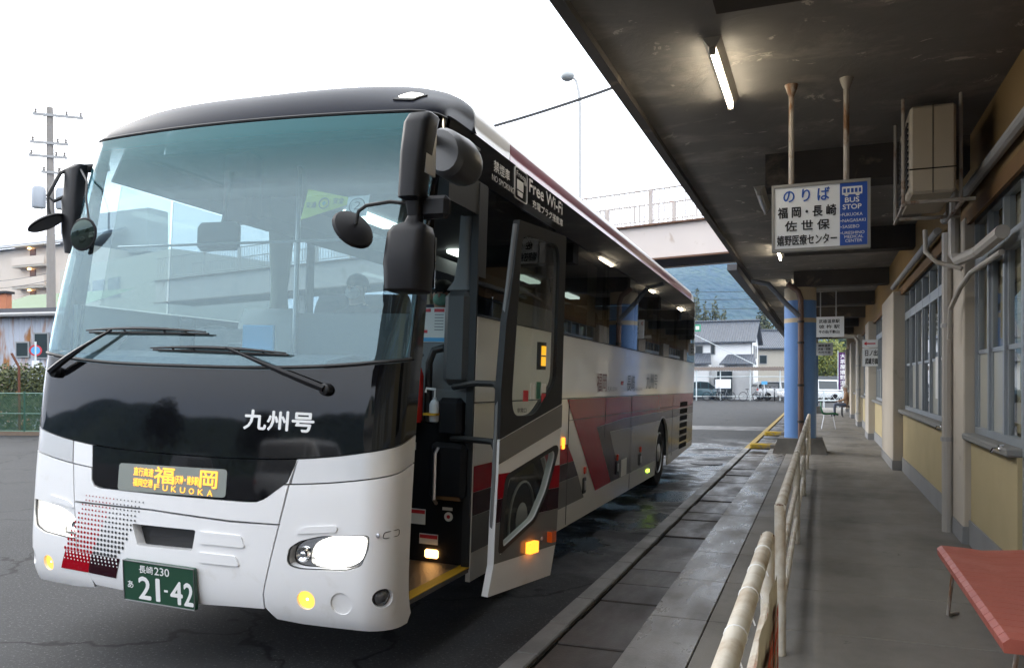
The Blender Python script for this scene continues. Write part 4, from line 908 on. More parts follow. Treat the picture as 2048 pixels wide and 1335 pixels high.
dp = thing('rain_pipe', 'brown rain pipe clamped to the front of the blue column', 'pipe', (-.36, 17.06, PZ))
MB().tube([(0, 0, .2), (0, 0, 2.9), (.0, -.0, 3.1), (-.05, -.0, 3.25), (-.25, 0, 3.42)], .055, 10).build('pipe', pbr('brown_pipe', (.13, .075, .055), .55, var=.3, vscale=6), dp)
MB().tube([(-.02, -.02, 2.75), (-.25, -.02, 2.98), (-.62, -.02, 3.42), (-.95, -.02, 3.50)], .05, 10).build('branch_pipe', pbr('slate_pipe', (.10, .11, .13), .5, var=.2), dp)
for z in (.62, 1.35, 2.2, 2.62): MB().lathe([(.066, 0), (.066, .045)], (0, 0, z), (0, 0, 1), 12).build('pipe_clamp', M_trim, dp)
# ---- station building
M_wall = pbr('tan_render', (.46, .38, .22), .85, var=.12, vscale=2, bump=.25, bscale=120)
M_wallup = pbr('tan_render_shaded', (.24, .16, .075), .85, var=.15, vscale=2, bump=.25, bscale=100)  # same tan darkened: shade under the canopy painted into the upper wall
M_pil = pbr('pillar_paint', (.50, .45, .38), .75, var=.1, vscale=2, bump=.15, bscale=80, second=(.36, .31, .25), sscale=3, sth=(.6, .75))
M_base = pbr('plinth_grey', (.27, .27, .27), .8, var=.15, vscale=3)
M_sill = pbr('sill_grey', (.24, .24, .23), .8, var=.12, bump=.2)
M_frame = pbr('window_aluminium', (.33, .36, .39), .4, metal=.35, var=.08)
M_wgl = glass('station_window_glass', (.62, .66, .66), 1.5)
M_frost = pbr('frosted_pane', (.44, .43, .36), .3, coat=.3)
M_room = pbr('room_wall', (.5, .44, .33), .9)
st_ = thing('station_building', 'tan rendered bus terminal building with grey window frames along the platform', 'building', (1.26, 0, PZ))
# local: x 0 is the wall face, y along, z from platform
bays = [(-6.0, -1.2), (-1.0, 3.1), (3.3, 8.15), (8.95, 14.45), (16.9, 21.6), (23.0, 27.6), (29.0, 33.4), (35.0, 40)]
MB().box(.42, .5, -8, 44, 0, 3.68).build('room_back', M_room, st_, 0)
MB().box(0, .42, -8, 44, 2.93, 3.675).build('upper_wall', M_wallup, st_, 0)
MB().box(-.035, -.002, -8, 44, 2.86, 2.98).build('cornice_board', pbr('brown_board', (.19, .11, .05), .7, var=.2, vscale=3), st_, 0)
pils = [(8.15, 8.95)] + [(14.45, 16.9), (21.6, 23.0), (27.6, 29.0), (33.4, 35), (40, 41.4), (3.1, 3.3), (-1.2, -1.0)]
for a, b in pils:
    x = -.06 if a == 8.15 else (-.15 if a > 10 else -.02)
    p = MB().rbox(x, .42, a, b, 0, 2.925, .012).build('pillar', M_pil, st_)
    MB().box(x - .008, .0, a - .004, b + .004, .002, .16).build('pillar_base', M_base, p, 0)
for bi, (a, b) in enumerate(bays):
    door = bi == 2
    a0 = 6.35 if door else a
    wl = MB().box(.0, .42, a0, b, 0, .94).build('apron_wall', M_wall, st_, 0)
    MB().box(-.018, -.001, a0, b, .002, .22).build('skirting', M_base, wl, 0)
    MB().rbox(-.075, .1, a0, b, .941, 1.0, .012).build('sill', M_sill, wl)
    n = max(3, int(round((b - a0) / .78))); w = (b - a0) / n
    win = MB(); win.box(.03, .10, a0, b, 1.002, 1.06); win.box(.03, .10, a0, b, 2.44, 2.56); win.box(.03, .10, a0, b, 2.85, 2.928)
    for k in range(n + 1):
        y = a0 + k * w; win.box(.028, .102, y - .028, y + .028, 1.06, 2.85)
    fr_ = win.build('window_frame', M_frame, st_, 0)
    for k in range(n):
        y0, y1 = a0 + k * w + .03, a0 + (k + 1) * w - .03
        MB().box(.05, .075, y0, y1, 1.70, 1.735).box(.05, .075, y0, y0 + .035, 1.06, 2.44).box(.05, .075, y1 - .035, y1, 1.06, 2.44).build('sash', M_frame, fr_, 0)
        MB().add([(.062, y0, 1.735), (.062, y1, 1.735), (.062, y1, 2.44), (.062, y0, 2.44)], [(0, 1, 2, 3)]).build('pane', M_wgl, fr_, 0)
        MB().add([(.062, y0, 1.06), (.062, y1, 1.06), (.062, y1, 1.70), (.062, y0, 1.70)], [(0, 1, 2, 3)]).build('frosted_pane', M_frost if k % 3 else M_wgl, fr_, 0)
        MB().add([(.066, y0, 2.56), (.066, y1, 2.56), (.066, y1, 2.85), (.066, y0, 2.85)], [(0, 1, 2, 3)]).build('transom_pane', M_wgl, fr_, 0)
        if k % 2 == 0 or bi < 3:
            cu = MB(); nn = 14
            for i in range(nn + 1):
                y = y0 + (y1 - y0) * i / nn; cu.v += [(.11 + .014 * math.sin(i * 1.9), y, 1.08), (.11 + .014 * math.sin(i * 1.9), y, 2.84)]
            for i in range(nn): cu.f.append((2 * i, 2 * i + 2, 2 * i + 3, 2 * i + 1))
            cu.build('window_curtain', pbr('cream_curtain', (.66, .56, .36), .9) if (bi + k) == 2 else bpy.data.materials.get('cream_curtain') or pbr('cream_curtain', (.6, .5, .3), .9), st_, 80)
    if door:
        d = MB(); d.box(.03, .09, 4.3, 4.38, 0, 2.44); d.box(.03, .09, 6.27, 6.35, 0, 2.93); d.box(.03, .09, 4.38, 6.27, 2.36, 2.56); d.box(.03, .09, 4.38, 6.27, .75, .95); d.box(.03, .09, 4.38, 6.27, .002, .12); d.box(.03, .09, 5.3, 5.38, .12, 2.36)
        dr = d.build('sliding_door', M_frame, st_, 0)
        for y0, y1 in ((4.38, 5.3), (5.38, 6.27)):
            MB().box(.055, .065, y0, y1, .95, 2.36).build('door_pane', M_frost if y0 > 5 else M_wgl, dr, 0); MB().box(.055, .065, y0, y1, .12, .75).build('door_panel', M_wall, dr, 0)
            MB().box(.05, .054, y0 + .3, y0 + .5, 1.9, 2.05).build('door_notice', M_card, dr, 0)
        MB().box(.049, .053, 6.1, 6.22, 2.08, 2.26).build('red_sticker', M_inkred, dr, 0)
        MB().box(0, .42, 3.3, 4.3, 0, 2.93).build('wall_pier', M_wall, st_, 0)
    # sign notices on glass
MB().box(.046, .048, 10.6, 10.9, 1.25, 1.75).build('window_notice', M_card, st_, 0)
MB().box(.046, .048, 10.62, 10.7, 1.78, 1.9).build('window_notice', M_inkred, st_, 0)
# hydrant-style taps on the sills
for y in (9.4, 6.5):
    MB().tube([(-.05, y, .98), (-.12, y, .985), (-.13, y, .96)], .012, 6).lathe([(.02, 0), (.02, .03)], (-.07, y, .985), (0, 0, 1), 8).build('sill_latch', M_chrome, st_)
# pipes on the wall
def pipe(name, lab, pts, r, m, loc, clamps=(), cat='pipe', grp=None):
    t_ = thing(name, lab, cat, loc, group=grp); MB().tube(pts, r, 10).build('pipe', m, t_)
    for c in clamps: MB().lathe([(r * 1.22, -.02), (r * 1.22, .02)], c, (0, 0, 1), 10).build('clamp', M_greypipe, t_)
    return t_
M_wpipe = pbr('white_pipe', (.42, .395, .36), .5, var=.1, vscale=4, second=(.3, .24, .18), sscale=4, sth=(.62, .75))
pipe('downpipe', 'grey white square-shouldered downpipe on the pillar nearest the red bench', [(0, 0, 0), (0, 0, 1.5), (0, 0, 2.9)], .05, M_wpipe, (1.155, 8.78, PZ), [(0, 0, .9), (0, 0, 2.0)], grp='wall downpipes')
pipe('downpipe', 'pale downpipe with dark boot against the far wall pillar', [(0, 0, .3), (0, 0, 2.6), (-.1, 0, 2.75), (-.7, 0, 2.8)], .06, M_wpipe, (1.05, 25.6, PZ), [(0, 0, .5), (0, 0, 1.2), (0, 0, 1.9)], grp='wall downpipes')
pipe('wall_conduit', 'long grey conduit running high along the station wall', [(0, -3, 0), (0, 9.3, 0)], .045, M_greypipe, (1.2, 0, 3.22))
pipe('wall_conduit', 'long grey conduit high on the wall past the air conditioner', [(0, 9.6, 0), (0, 15.2, 0)], .04, M_greypipe, (1.17, 0, 3.16))
pipe('coolant_pipe', 'fat white elbowed pipe wrapped below the air conditioner', [(-.12, .25, .30), (0, .22, .30), (.03, .2, .25), (.03, .2, -.28), (.05, .1, -.34), (.1, -.5, -.36), (.12, -1.3, -.34)], .05, M_wpipe, (1.07, 7.75, 2.95))
pipe('drain_hose', 'thin bent drain hose under the air conditioner bracket', [(-.2, .2, .05), (-.2, .15, -.15), (-.12, .1, -.25), (.06, .0, -.33)], .02, M_wpipe, (1.07, 7.75, 2.85))
pipe('thin_conduit', 'thin pale conduit stepping down beside the window frame', [(.1, -1.2, .0), (.06, -.2, -.02), (.02, .1, -.12), (-.02, .35, -.28), (-.02, .4, -.55)], .022, M_wpipe, (1.13, 7.9, 2.5))
# air conditioner
M_acbox = pbr('ac_casing', (.40, .35, .28), .6, var=.1, vscale=2, second=(.3, .24, .17), sscale=3, sth=(.62, .8))
ac = thing('air_conditioner', 'beige air conditioner unit slung on a bracket under the canopy', 'air conditioner', (.81, 6.9, 2.98))
MB().rbox(-.16, .16, 0, .85, .03, .71, .02).build('casing', M_acbox, ac)
MB().box(-.164, .164, -.003, -.0005, .215, .225).box(-.003, .003, -.003, -.0005, .03, .71).build('panel_seam', M_joint, ac, 0)
gr = MB()
for k in range(12): gr.box(-.172, -.162, .08, .78, .1 + k * .045, .115 + k * .045)
gr.build('fan_grille', M_trim, ac, 0)
br = MB()
for x in (-.2, .2):
    for y in (.08, .78): br.tube([(x, y, -.03), (x, y, .80)], .014, 6)
for y in (.08, .78): br.tube([(-.2, y, -.02), (.3, y, -.02)], .016, 6)
for x in (-.2, .2): br.tube([(x, .02, -.045), (x, .84, -.045)], .014, 6)
br.build('bracket', M_rustpipe, ac)
# fluorescent fittings
M_tube_on = emis('fluorescent_on', (1, .88, .66), 42)
M_tube_off = pbr('fluorescent_off', (.5, .5, .5), .3)
M_fix = pbr('fixture_enamel', (.4, .37, .32), .45, var=.1, second=(.2, .12, .06), sscale=6, sth=(.6, .7))
def fluo(y, on, lab, x=-.65):
    f = thing('fluorescent_light', lab, 'light', (x, y, CZ), group='fluorescent lights under the canopy')
    b = MB(); b.prism([(-.06, 0, 0), (.06, 0, 0), (.025, 0, -.06), (-.025, 0, -.06)], (0, 1.2, 0)); b.build('housing', M_fix, f, 0)
    MB().tube([(0, .04, -.082), (0, 1.16, -.082)], .017, 10).build('tube', M_tube_on if on else M_tube_off, f)
    for yy in (.01, 1.15): MB().rbox(-.02, .02, yy, yy + .035, -.105, -.05, .005).build('lamp_holder', M_fix, f)
fluo(5.27, True, 'lit fluorescent tube on the canopy ceiling nearest the camera'); fluo(9.5, False, 'unlit fluorescent fitting left of the hanging bus stop sign')
fluo(13.7, True, 'lit fluorescent tube just behind the hanging bus stop sign'); fluo(1.0, True, 'lit fluorescent tube overhead before the coach nose'); fluo(18.6, True, 'lit fluorescent tube past the blue column'); fluo(24, True, 'lit fluorescent tube far along the platform')
# hanging signs
M_signw = pbr('sign_white', (.84, .86, .88), .4); M_signb = pbr('sign_blue', (.02, .08, .38), .4); M_signink = pbr('sign_black', (.012, .012, .015), .5); M_signbl = pbr('sign_blue_ink', (.02, .1, .45), .5)
M_sframe = pbr('sign_frame', (.3, .29, .27), .5, metal=.4, var=.15)
hs_ = thing('bus_stop_sign', 'white and blue hanging bus stop sign listing Fukuoka and Nagasaki', 'sign', (0, 6.35, 2.53), group='hanging platform signs')
W_, H_ = .68, .5
MB().box(-.325, .325, -.028, .028, .015, H_ - .015).build('panel', M_signw, hs_, 0)
fr = MB()
for (a, b, c, d) in ((-.34, .34, 0, .022), (-.34, .34, H_ - .022, H_), (-.34, -.32, .022, H_ - .022), (.32, .34, .022, H_ - .022)): fr.box(a, b, -.036, .036, c, d)
fr.build('frame', M_sframe, hs_, 0)
MB().box(.135, .3195, -.031, -.0285, .0225, H_ - .0225).build('blue_panel', M_signb, hs_, 0)
sm = plane((-.32, -.0315, .02), (1, 0, 0), (0, 0, 1), 0)
text('lettering', 'の り ば', sm, .065, .385, .345, .44, M_signbl, hs_, .018)
text('lettering', '福 岡・長 崎', sm, .025, .43, .23, .31, M_signink, hs_, .022)
text('lettering', '佐 世 保', sm, .075, .385, .13, .205, M_signink, hs_, .022)
text('lettering', '嬉野医療センター', sm, .02, .435, .025, .10, M_signink, hs_, .018)
text('lettering', 'BUS', sm, .49, .585, .315, .35, M_print, hs_, .03); text('lettering', 'STOP', sm, .475, .60, .265, .30, M_print, hs_, .03)
for i, w_ in enumerate(('FUKUOKA', 'NAGASAKI', 'SASEBO')): text('lettering', '▸' + w_, sm, .46, .46 + .021 * len(w_), .215 - i * .044, .238 - i * .044, M_print, hs_, .004)
for i, w_ in enumerate(('▸URESHINO', 'MEDICAL', 'CENTER')): text('lettering', w_, sm, .46 + .02 * (i > 0) + .006 * i, .62 - .008 * i, .083 - i * .029, .104 - i * .029, M_print, hs_, .004)
pb = MB(); pm_ = plane((-.32, -.0315, .02), (1, 0, 0), (0, 0, 1), .0)
def r4(a, b, c, d): return [pm_(a, c), pm_(b, c), pm_(b, d), pm_(a, d)]
pb.add(r4(.47, .605, .372, .385), [(0, 1, 2, 3)]); pb.add(r4(.47, .605, .416, .43), [(0, 1, 2, 3)])
for x in (.47, .496, .522, .548, .574, .598): pb.add(r4(x, x + .008, .384, .417), [(0, 1, 2, 3)])
for x in (.5, .575): pb.add([pm_(x + .014 * math.cos(k * .6), .37 + .012 * math.sin(k * .6)) for k in range(10)], [tuple(range(10))])
pb.build('bus_pictogram', M_print, hs_, 0)
for x in (-.2, .18):
    MB().tube([(x, 0, H_), (x, 0, CZ - 2.53)], .02, 8).build('hanger', M_rustpipe, hs_); MB().lathe([(.05, 0), (.03, -.06), (.022, -.08)], (x, 0, CZ - 2.53), (0, 0, 1), 10).build('hanger_flange', M_rustpipe, hs_)
def farsign(x, y, z, w, h, lines, lab, hang=True, nums=None):
    s = thing('platform_sign', lab, 'sign', (x, y, z), group='hanging platform signs')
    MB().box(-w / 2, w / 2, -.03, .03, 0, h).build('panel', M_signw, s, 0)
    p = plane((-w / 2, -.033, 0), (1, 0, 0), (0, 0, 1))
    for i, l in enumerate(lines):
        hh = h * .8 / len(lines); text('lettering', l, p, w * .2, w * .86, h * .9 - (i + 1) * hh + hh * .2, h * .9 - i * hh - hh * .12, M_signink, s, .02)
    if nums: text('lettering', nums, p, w * .03, w * .1, h * .72, h * .88, M_inkred, s, .03)
    if hang:
        for q in (-.25, .25): MB().tube([(q * w, 0, h), (q * w, 0, CZ - z)], .015, 6).build('hanger', M_greypipe, s)
farsign(.19, 21.3, 2.64, .72, .5, ('武雄温泉駅', '彼 杵 駅', '牛の岳(不動山)'), 'white hanging sign with three black lines just right of the blue column', nums='3')
farsign(.15, 37.0, 2.64, .74, .54, ('嬉野温泉', '武雄・佐賀', '大村方面'), 'small white hanging sign behind the other, farther down the platform', nums='4')
ws_ = thing('wall_sign', 'white wall sign with a red arrow on the pale pillar', 'sign', (1.10, 16.6, 2.0)); ws_.location = (.93, 20.55, 1.9)
MB().box(0, .33, -.02, 0, 0, .42).build('panel', M_signw, ws_, 0); MB().box(0, .33, -.02, 0, .44, .62).build('arrow_panel', M_signw, ws_, 0)
wp = plane((0, -.023, 0), (1, 0, 0), (0, 0, 1)); text('lettering', '日ノ出', wp, .06, .32, .24, .38, M_signink, ws_, .02); text('lettering', '武雄方面', wp, .06, .33, .05, .19, M_signink, ws_, .02)
MB().add([wp(.03, .53), wp(.09, .58), wp(.09, .545), wp(.28, .545), wp(.28, .515), wp(.09, .515), wp(.09, .48)], [(0, 1, 2, 3, 4, 5, 6)]).build('arrow', M_inkred, ws_, 0)
# ================================================================ PLATFORM FURNITURE AND PEOPLE
M_fence = pbr('white_rusty_pipe', (.62, .58, .50), .5, var=.15, vscale=9, second=(.34, .23, .12), sscale=6, sth=(.44, .74), bump=.12, bscale=60)
M_rust = pbr('bare_rust', (.12, .05, .03), .85, var=.3, vscale=20)
def rail(y0, y1, lab, x=-.2, h=.79, r=.03, mid=True, npost=2):
    f = thing('pipe_railing', lab, 'railing', (x, y0, PZ), group='white pipe railings along the platform'); L = y1 - y0
    MB().tube([(0, -.02, h), (0, L + .02, h)], r, 12).build('top_rail', M_fence, f)
    for z in (.50, .22): MB().tube([(0, 0, z), (0, L, z)], r * .72, 10).build('lower_rail', M_fence, f)
    for k in range(npost):
        y = L * k / (npost - 1); MB().tube([(0, y, 0), (0, y, h + .015)], r, 12).build('post', M_fence, f)
        MB().lathe([(r * 1.02, 0), (r * .9, .006), (r * .4, .01), (0, .004)], (0, y, h + .012), (0, 0, 1), 12).build('post_cap', M_rust, f)
    return f
fa_ = rail(-1.2, 3.60, 'nearest white railing with a cloth banner tied on by cable ties', x=-.21, npost=3)
rail(4.52, 7.66, 'second white railing, its near post streaked with rust'); rail(7.80, 10.85, 'third white railing along the platform'); rail(11.0, 14.08, 'fourth white railing toward the blue column'); rail(14.2, 16.7, 'last short white railing ending at the blue column')
for y in (3.30, 2.95, 2.62, 2.2): MB().lathe([(.031, -.0025), (.0325, 0), (.031, .0025)], (0, y + 1.2, .79), (0, 1, 0), 14).tube([(0, y + 1.2, .755), (.02, y + 1.2, .70)], .003, 4).build('cable_tie', M_print, fa_)
bn = thing('cloth_banner', 'faded white banner with red lettering hung on the nearest railing', 'banner', (-.165, 1.3, PZ)); b_ = MB(); n = 20
for i in range(n + 1):
    y = i * 2.15 / n
    for j in range(6): b_.v.append((.006 * math.sin(i * 1.3 + j * .5), y, .12 + j * .116))
for i in range(n):
    for j in range(5): b_.f.append((i * 6 + j, i * 6 + 6 + j, i * 6 + 7 + j, i * 6 + j + 1))
b_.build('cloth', pbr('banner_cloth', (.62, .57, .46), .85, var=.1, second=(.4, .3, .2), sscale=4, sth=(.6, .8)), bn, 60)
text('lettering', '駐停車禁止', lambda u, v: (.014, 2.0 - u, v), .0, 1.8, .2, .62, pbr('banner_red', (.55, .10, .05), .8), bn, .02)
text('lettering', '駐停車禁止', lambda u, v: (-.014, u, v), .1, 1.9, .2, .62, bpy.data.materials['banner_red'], bn, .02)
# red bench
M_bench = pbr('red_vinyl', (.46, .12, .09), .45, var=.12, vscale=5, second=(.55, .2, .16), sscale=3, sth=(.5, .75), bump=.1, bscale=60)
bh = thing('red_bench', 'long red slatted bench seat on rusty bent legs at the lower right', 'bench', (.945, 4.75, PZ))
prof = [(-.245, .36), (-.25, .40), (-.225, .42), (-.1, .415), (.0, .405), (.12, .415), (.225, .425), (.245, .405), (.24, .36)]
nsl = 19
for k in range(nsl):
    y0 = -.99 + k * 1.98 / nsl; s = MB(); s.prism([(x, y0 + .0025, z) for x, z in prof], (0, 1.98 / nsl - .005, 0)); s.build('slat', M_bench, bh, 40)
MB().box(-.235, .235, -.985, .985, .365, .398).build('seat_core', pbr('red_core', (.2, .03, .025), .6), bh, 0)
for y in (-.993,): MB().lathe([(.026, 0), (.026, .006), (.018, .012), (0, .013)], (-.15, y, .388), (0, -1, 0), 18).build('end_bolt', pbr('brass_bolt', (.35, .22, .12), .4, metal=.8), bh)
for y in (-.85, .85):
    for x in (-.17, .17):
        MB().tube([(x, y, .36), (x * 1.15, y - .02, .15), (x * 1.2, y, .02), (x * 1.1, y + .05, .012), (x * .8, y + .1, .012)], .011, 8).build('leg', M_rustpipe, bh)
MB().tube([(.0, .7, .36), (.0, .7, .05)], .03, 8).build('center_leg', M_trim, bh)
# skinned figures
def figure(name, lab, loc, rz, cols, cat='person', stand=False, hat=None, hair=None, mask=None, sc=1.0):
    J = {'pel': (0, 0, .05, .13), 'sp': (0, .03, .26, .125), 'ch': (0, .01, .43, .14), 'nk': (0, -.015, .55, .055), 'hd': (0, -.035, .64, .078), 'hm': (0, -.035, .70, .09), 'ht': (0, -.02, .765, .07)}
    Ed = [('pel', 'sp'), ('sp', 'ch'), ('ch', 'nk'), ('nk', 'hd'), ('hd', 'hm'), ('hm', 'ht')]
    for s, q in ((-1, 'l'), (1, 'r')):
        J.update({'sh' + q: (.18 * s, .01, .47, .068), 'el' + q: (.225 * s, -.06, .24, .052), 'wr' + q: (.10 * s, -.27, .17, .034), 'pa' + q: (.07 * s, -.335, .165, .03)})
        Ed += [('ch', 'sh' + q), ('sh' + q, 'el' + q), ('el' + q, 'wr' + q), ('wr' + q, 'pa' + q)]
        for f in range(4):
            J['f%d%s' % (f, q)] = (.07 * s + (f - 1.5) * .021, -.375, .165 + .004 * f, .0085); J['g%d%s' % (f, q)] = (.07 * s + (f - 1.5) * .022, -.40 - .006 * (f in (1, 2)), .145, .0078)
            Ed += [('pa' + q, 'f%d%s' % (f, q)), ('f%d%s' % (f, q), 'g%d%s' % (f, q))]
        J['t' + q] = (.07 * s - .04 * s, -.33, .185, .0095); J['u' + q] = (.07 * s - .05 * s, -.36, .18, .008); Ed += [('wr' + q, 't' + q), ('t' + q, 'u' + q)]
        J.update({'hp' + q: (.095 * s, -.02, .03, .095), 'kn' + q: (.14 * s, -.43, .04, .068), 'an' + q: (.14 * s, -.42, -.36, .042), 'he' + q: (.14 * s, -.43, -.40, .045), 'to' + q: (.15 * s, -.57, -.415, .038)})
        Ed += [('pel', 'hp' + q), ('hp' + q, 'kn' + q), ('kn' + q, 'an' + q), ('an' + q, 'he' + q), ('he' + q, 'to' + q)]
    ks = list(J); me = bpy.data.meshes.new(name); me.from_pydata([J[k][:3] for k in ks], [(ks.index(a), ks.index(b)) for a, b in Ed], [])
    o = bpy.data.objects.new('tmp', me); COL.objects.link(o); m = o.modifiers.new('s', 'SKIN'); m.use_smooth_shade = True; su = o.modifiers.new('u', 'SUBSURF'); su.levels = 2; su.render_levels = 2
    for i, k in enumerate(ks): me.skin_vertices[0].data[i].radius = (J[k][3], J[k][3])
    me.skin_vertices[0].data[0].use_root = True
    nm = bpy.data.meshes.new_from_object(o.evaluated_get(bpy.context.evaluated_depsgraph_get())); bpy.data.objects.remove(o)
    nm.materials.clear()
    for c in cols: nm.materials.append(c)          # jacket, trousers, skin, shoes
    for p in nm.polygons:
        c = p.center
        p.material_index = 2 if (c.z > .55 or (c.y < -.285 and c.z > .12)) else (3 if c.z < -.36 else (1 if (c.z < .1 and c.y < .0) or c.z < -.02 else 0))
        p.use_smooth = True
    t = thing(name, lab, cat, loc, rz); t.scale = (sc,) * 3; b = link('body', nm, t)
    fx = -.125
    for s in (-1, 1): MB().ball((.032 * s, -.118, .71), .011, 8).build('eye', M_ink, t); MB().ball((.088 * s, -.03, .69), .022, 8, (.4, .8, 1.3)).build('ear', cols[2], t)
    MB().ball((0, -.128, .682), .017, 8, (.8, 1, 1.3)).build('nose', cols[2], t)
    if mask: MB().ball((0, -.085, .655), .07, 14, (.92, .8, .75)).build('face_mask', mask, t)
    if hair: MB().ball((0, -.008, .735), .103, 16, (.95, 1.02, .88)).build('hair', hair, t)
    if hat:
        MB().ball((0, -.02, .765), .1, 16, (1, 1.05, .75)).build('hat', hat, t); MB().lathe([(.1, 0), (.13, -.012), (.128, -.018), (.09, -.01)], (0, -.03, .745), (0, 0, 1), 20).build('hat_brim', hat, t)
    return t
skin = pbr('skin', (.5, .32, .24), .55); M_mask = pbr('mask_white', (.72, .74, .76), .8); M_maskg = pbr('mask_green', (.3, .55, .45), .8); M_hair = pbr('dark_hair', (.015, .013, .012), .6, bump=.3, bscale=80)
tan = pbr('tan_jacket', (.34, .22, .14), .85, var=.12, vscale=8, bump=.3, bscale=12); jeans = pbr('grey_trousers', (.12, .14, .19), .85, var=.1); dark = pbr('dark_coat', (.02, .02, .025), .8, var=.2); shoe = pbr('dark_shoes', (.03, .03, .035), .6)
wb = thing('wall_bench', 'dark wall bench under the seated man in the tan jacket', 'bench', (1.0, 35.4, PZ))
for k in range(4): MB().rbox(-.2 + k * .1, -.11 + k * .1, -.9, .9, .40, .43, .008).build('slat', pbr('dark_wood', (.06, .04, .03), .6) if k == 0 else bpy.data.materials['dark_wood'], wb)
for y in (-.8, .8): MB().tube([(-.15, y, .40), (-.17, y, .2), (-.15, y, 0)], .02, 6).tube([(.15, y, .40), (.17, y, .2), (.15, y, 0)], .02, 6).build('leg', M_trim, wb)
figure('person', 'person in tan jacket, pale hat and white mask seated on the wall bench', (.98, 35.2, PZ + .45), R(-90), (tan, jeans, skin, shoe), hat=pbr('pale_hat', (.6, .58, .54), .9), mask=M_mask)
def b2w(x, y, z): return BUS.matrix_world @ Vector((x, y, z))
bpy.context.view_layer.update()
figure('person', 'passenger in dark coat and white mask sitting behind the windscreen of the coach', b2w(-.38, 2.50, 1.66), R(.94), (dark, dark, skin, shoe), hair=M_hair, mask=M_mask)
figure('person', 'passenger in beige top and pale green mask near the coach doorway', b2w(.42, 2.50, 1.60), R(12), (pbr('beige_top', (.45, .4, .3), .85), dark, skin, shoe), hair=M_hair, mask=M_maskg)
# green chair
M_green = pbr('green_plastic', (.015, .12, .045), .4, var=.1)
ch = thing('green_chair', 'green plastic shell chair standing alone past the blue column', 'chair', (.24, 26.2, PZ), R(0))
sh = MB(); P_ = [(-.24, .80), (-.235, .62), (-.20, .50), (-.17, .44), (-.08, .425), (.1, .44), (.2, .43), (.25, .40)]
for i, y in enumerate((-.23, -.19, 0, .19, .23)): sh.v += [(x + (.03 if abs(y) > .2 else 0), y, z + (.035 if abs(y) > .2 else 0)) for x, z in P_]
k = len(P_)
for i in range(4):
    for j in range(k - 1): sh.f.append((i * k + j, i * k + j + 1, (i + 1) * k + j + 1, (i + 1) * k + j))
so = sh.build('seat_shell', M_green, ch, 80); so.modifiers.new('t', 'SOLIDIFY').thickness = .012
for sx, sy in ((-1, -1), (1, -1), (-1, 1), (1, 1)): MB().tube([(.12 * sx, .14 * sy, .43), (.2 * sx, .2 * sy, 0)], .012, 6).build('leg', M_alu, ch)
# ================================================================ BEYOND THE PLATFORM
def pix(px, py, D):
    yw = R(21.06); F = Vector((-math.sin(yw), math.cos(yw), 0)); Rr = Vector((math.cos(yw), math.sin(yw), 0))
    return Vector((0, 0, 1.57)) + D * (F + Rr * (px - 1024) / 1600 - Vector((0, 0, 1)) * (py - 760) / 1600)
# footbridge
M_girder = pbr('bridge_girder_paint', (.64, .57, .53), .6, var=.08, vscale=.8, second=(.3, .18, .1), sscale=1.2, sth=(.6, .72), stretch=(1, 1, .5))
fb = thing('footbridge', 'pale rust-stained pedestrian bridge with barred railing behind the coach', 'bridge', (-4.06, 24.15, 0), math.atan2(.208, -.978))
# local x runs to the left of the picture
x0_, x1_ = -14, 26
MB().box(x0_, x1_, 0, .12, 5.22, 6.28).build('girder', M_girder, fb, 0); MB().box(x0_, x1_, -1.9, -1.78, 5.22, 6.28).build('girder', M_girder, fb, 0)
MB().box(x0_, x1_, .1205, .24, 5.20, 5.25).box(x0_, x1_, .1205, .24, 6.25, 6.30).build('girder_flange', pbr('flange_rust', (.16, .09, .06), .8, var=.3), fb, 0)
MB().box(x0_, x1_, -1.779, -.001, 5.25, 5.4).build('deck', pbr('deck_underside', (.05, .042, .04), .9), fb, 0)
M_bar = pbr('bridge_bars', (.5, .45, .42), .6, var=.1, second=(.25, .12, .08), sscale=3, sth=(.58, .7))
for yy in (.06, -1.84):
    MB().tube([(x0_, yy, 7.36), (x1_, yy, 7.36)], .03, 6).build('handrail', M_bar, fb); MB().tube([(x0_, yy, 6.42), (x1_, yy, 6.42)], .02, 6).build('bottom_rail', M_bar, fb)
    for i in range(int((x1_ - x0_) / 2.4)): MB().box(x0_ + i * 2.4 + .3, x0_ + i * 2.4 + .42, yy - .04, yy + .04, 6.30, 7.34).build('railing_post', M_bar, fb, 0)
    bar_me = shared(('bar',), lambda: MB().box(-.012, .012, -.012, .012, 0, .94).mesh('railing_bar', M_bar, 0))
    for i in range(int((x1_ - x0_) / .165)): o = link('railing_bar', bar_me, fb); o.location = (x0_ + .12 + i * .165, yy, 6.42)
for x in (-9, 17): MB().lathe([(.3, 0), (.3, 5.2)], (x, -.85, 0), (0, 0, 1), 16).build('pier', M_girder, fb)
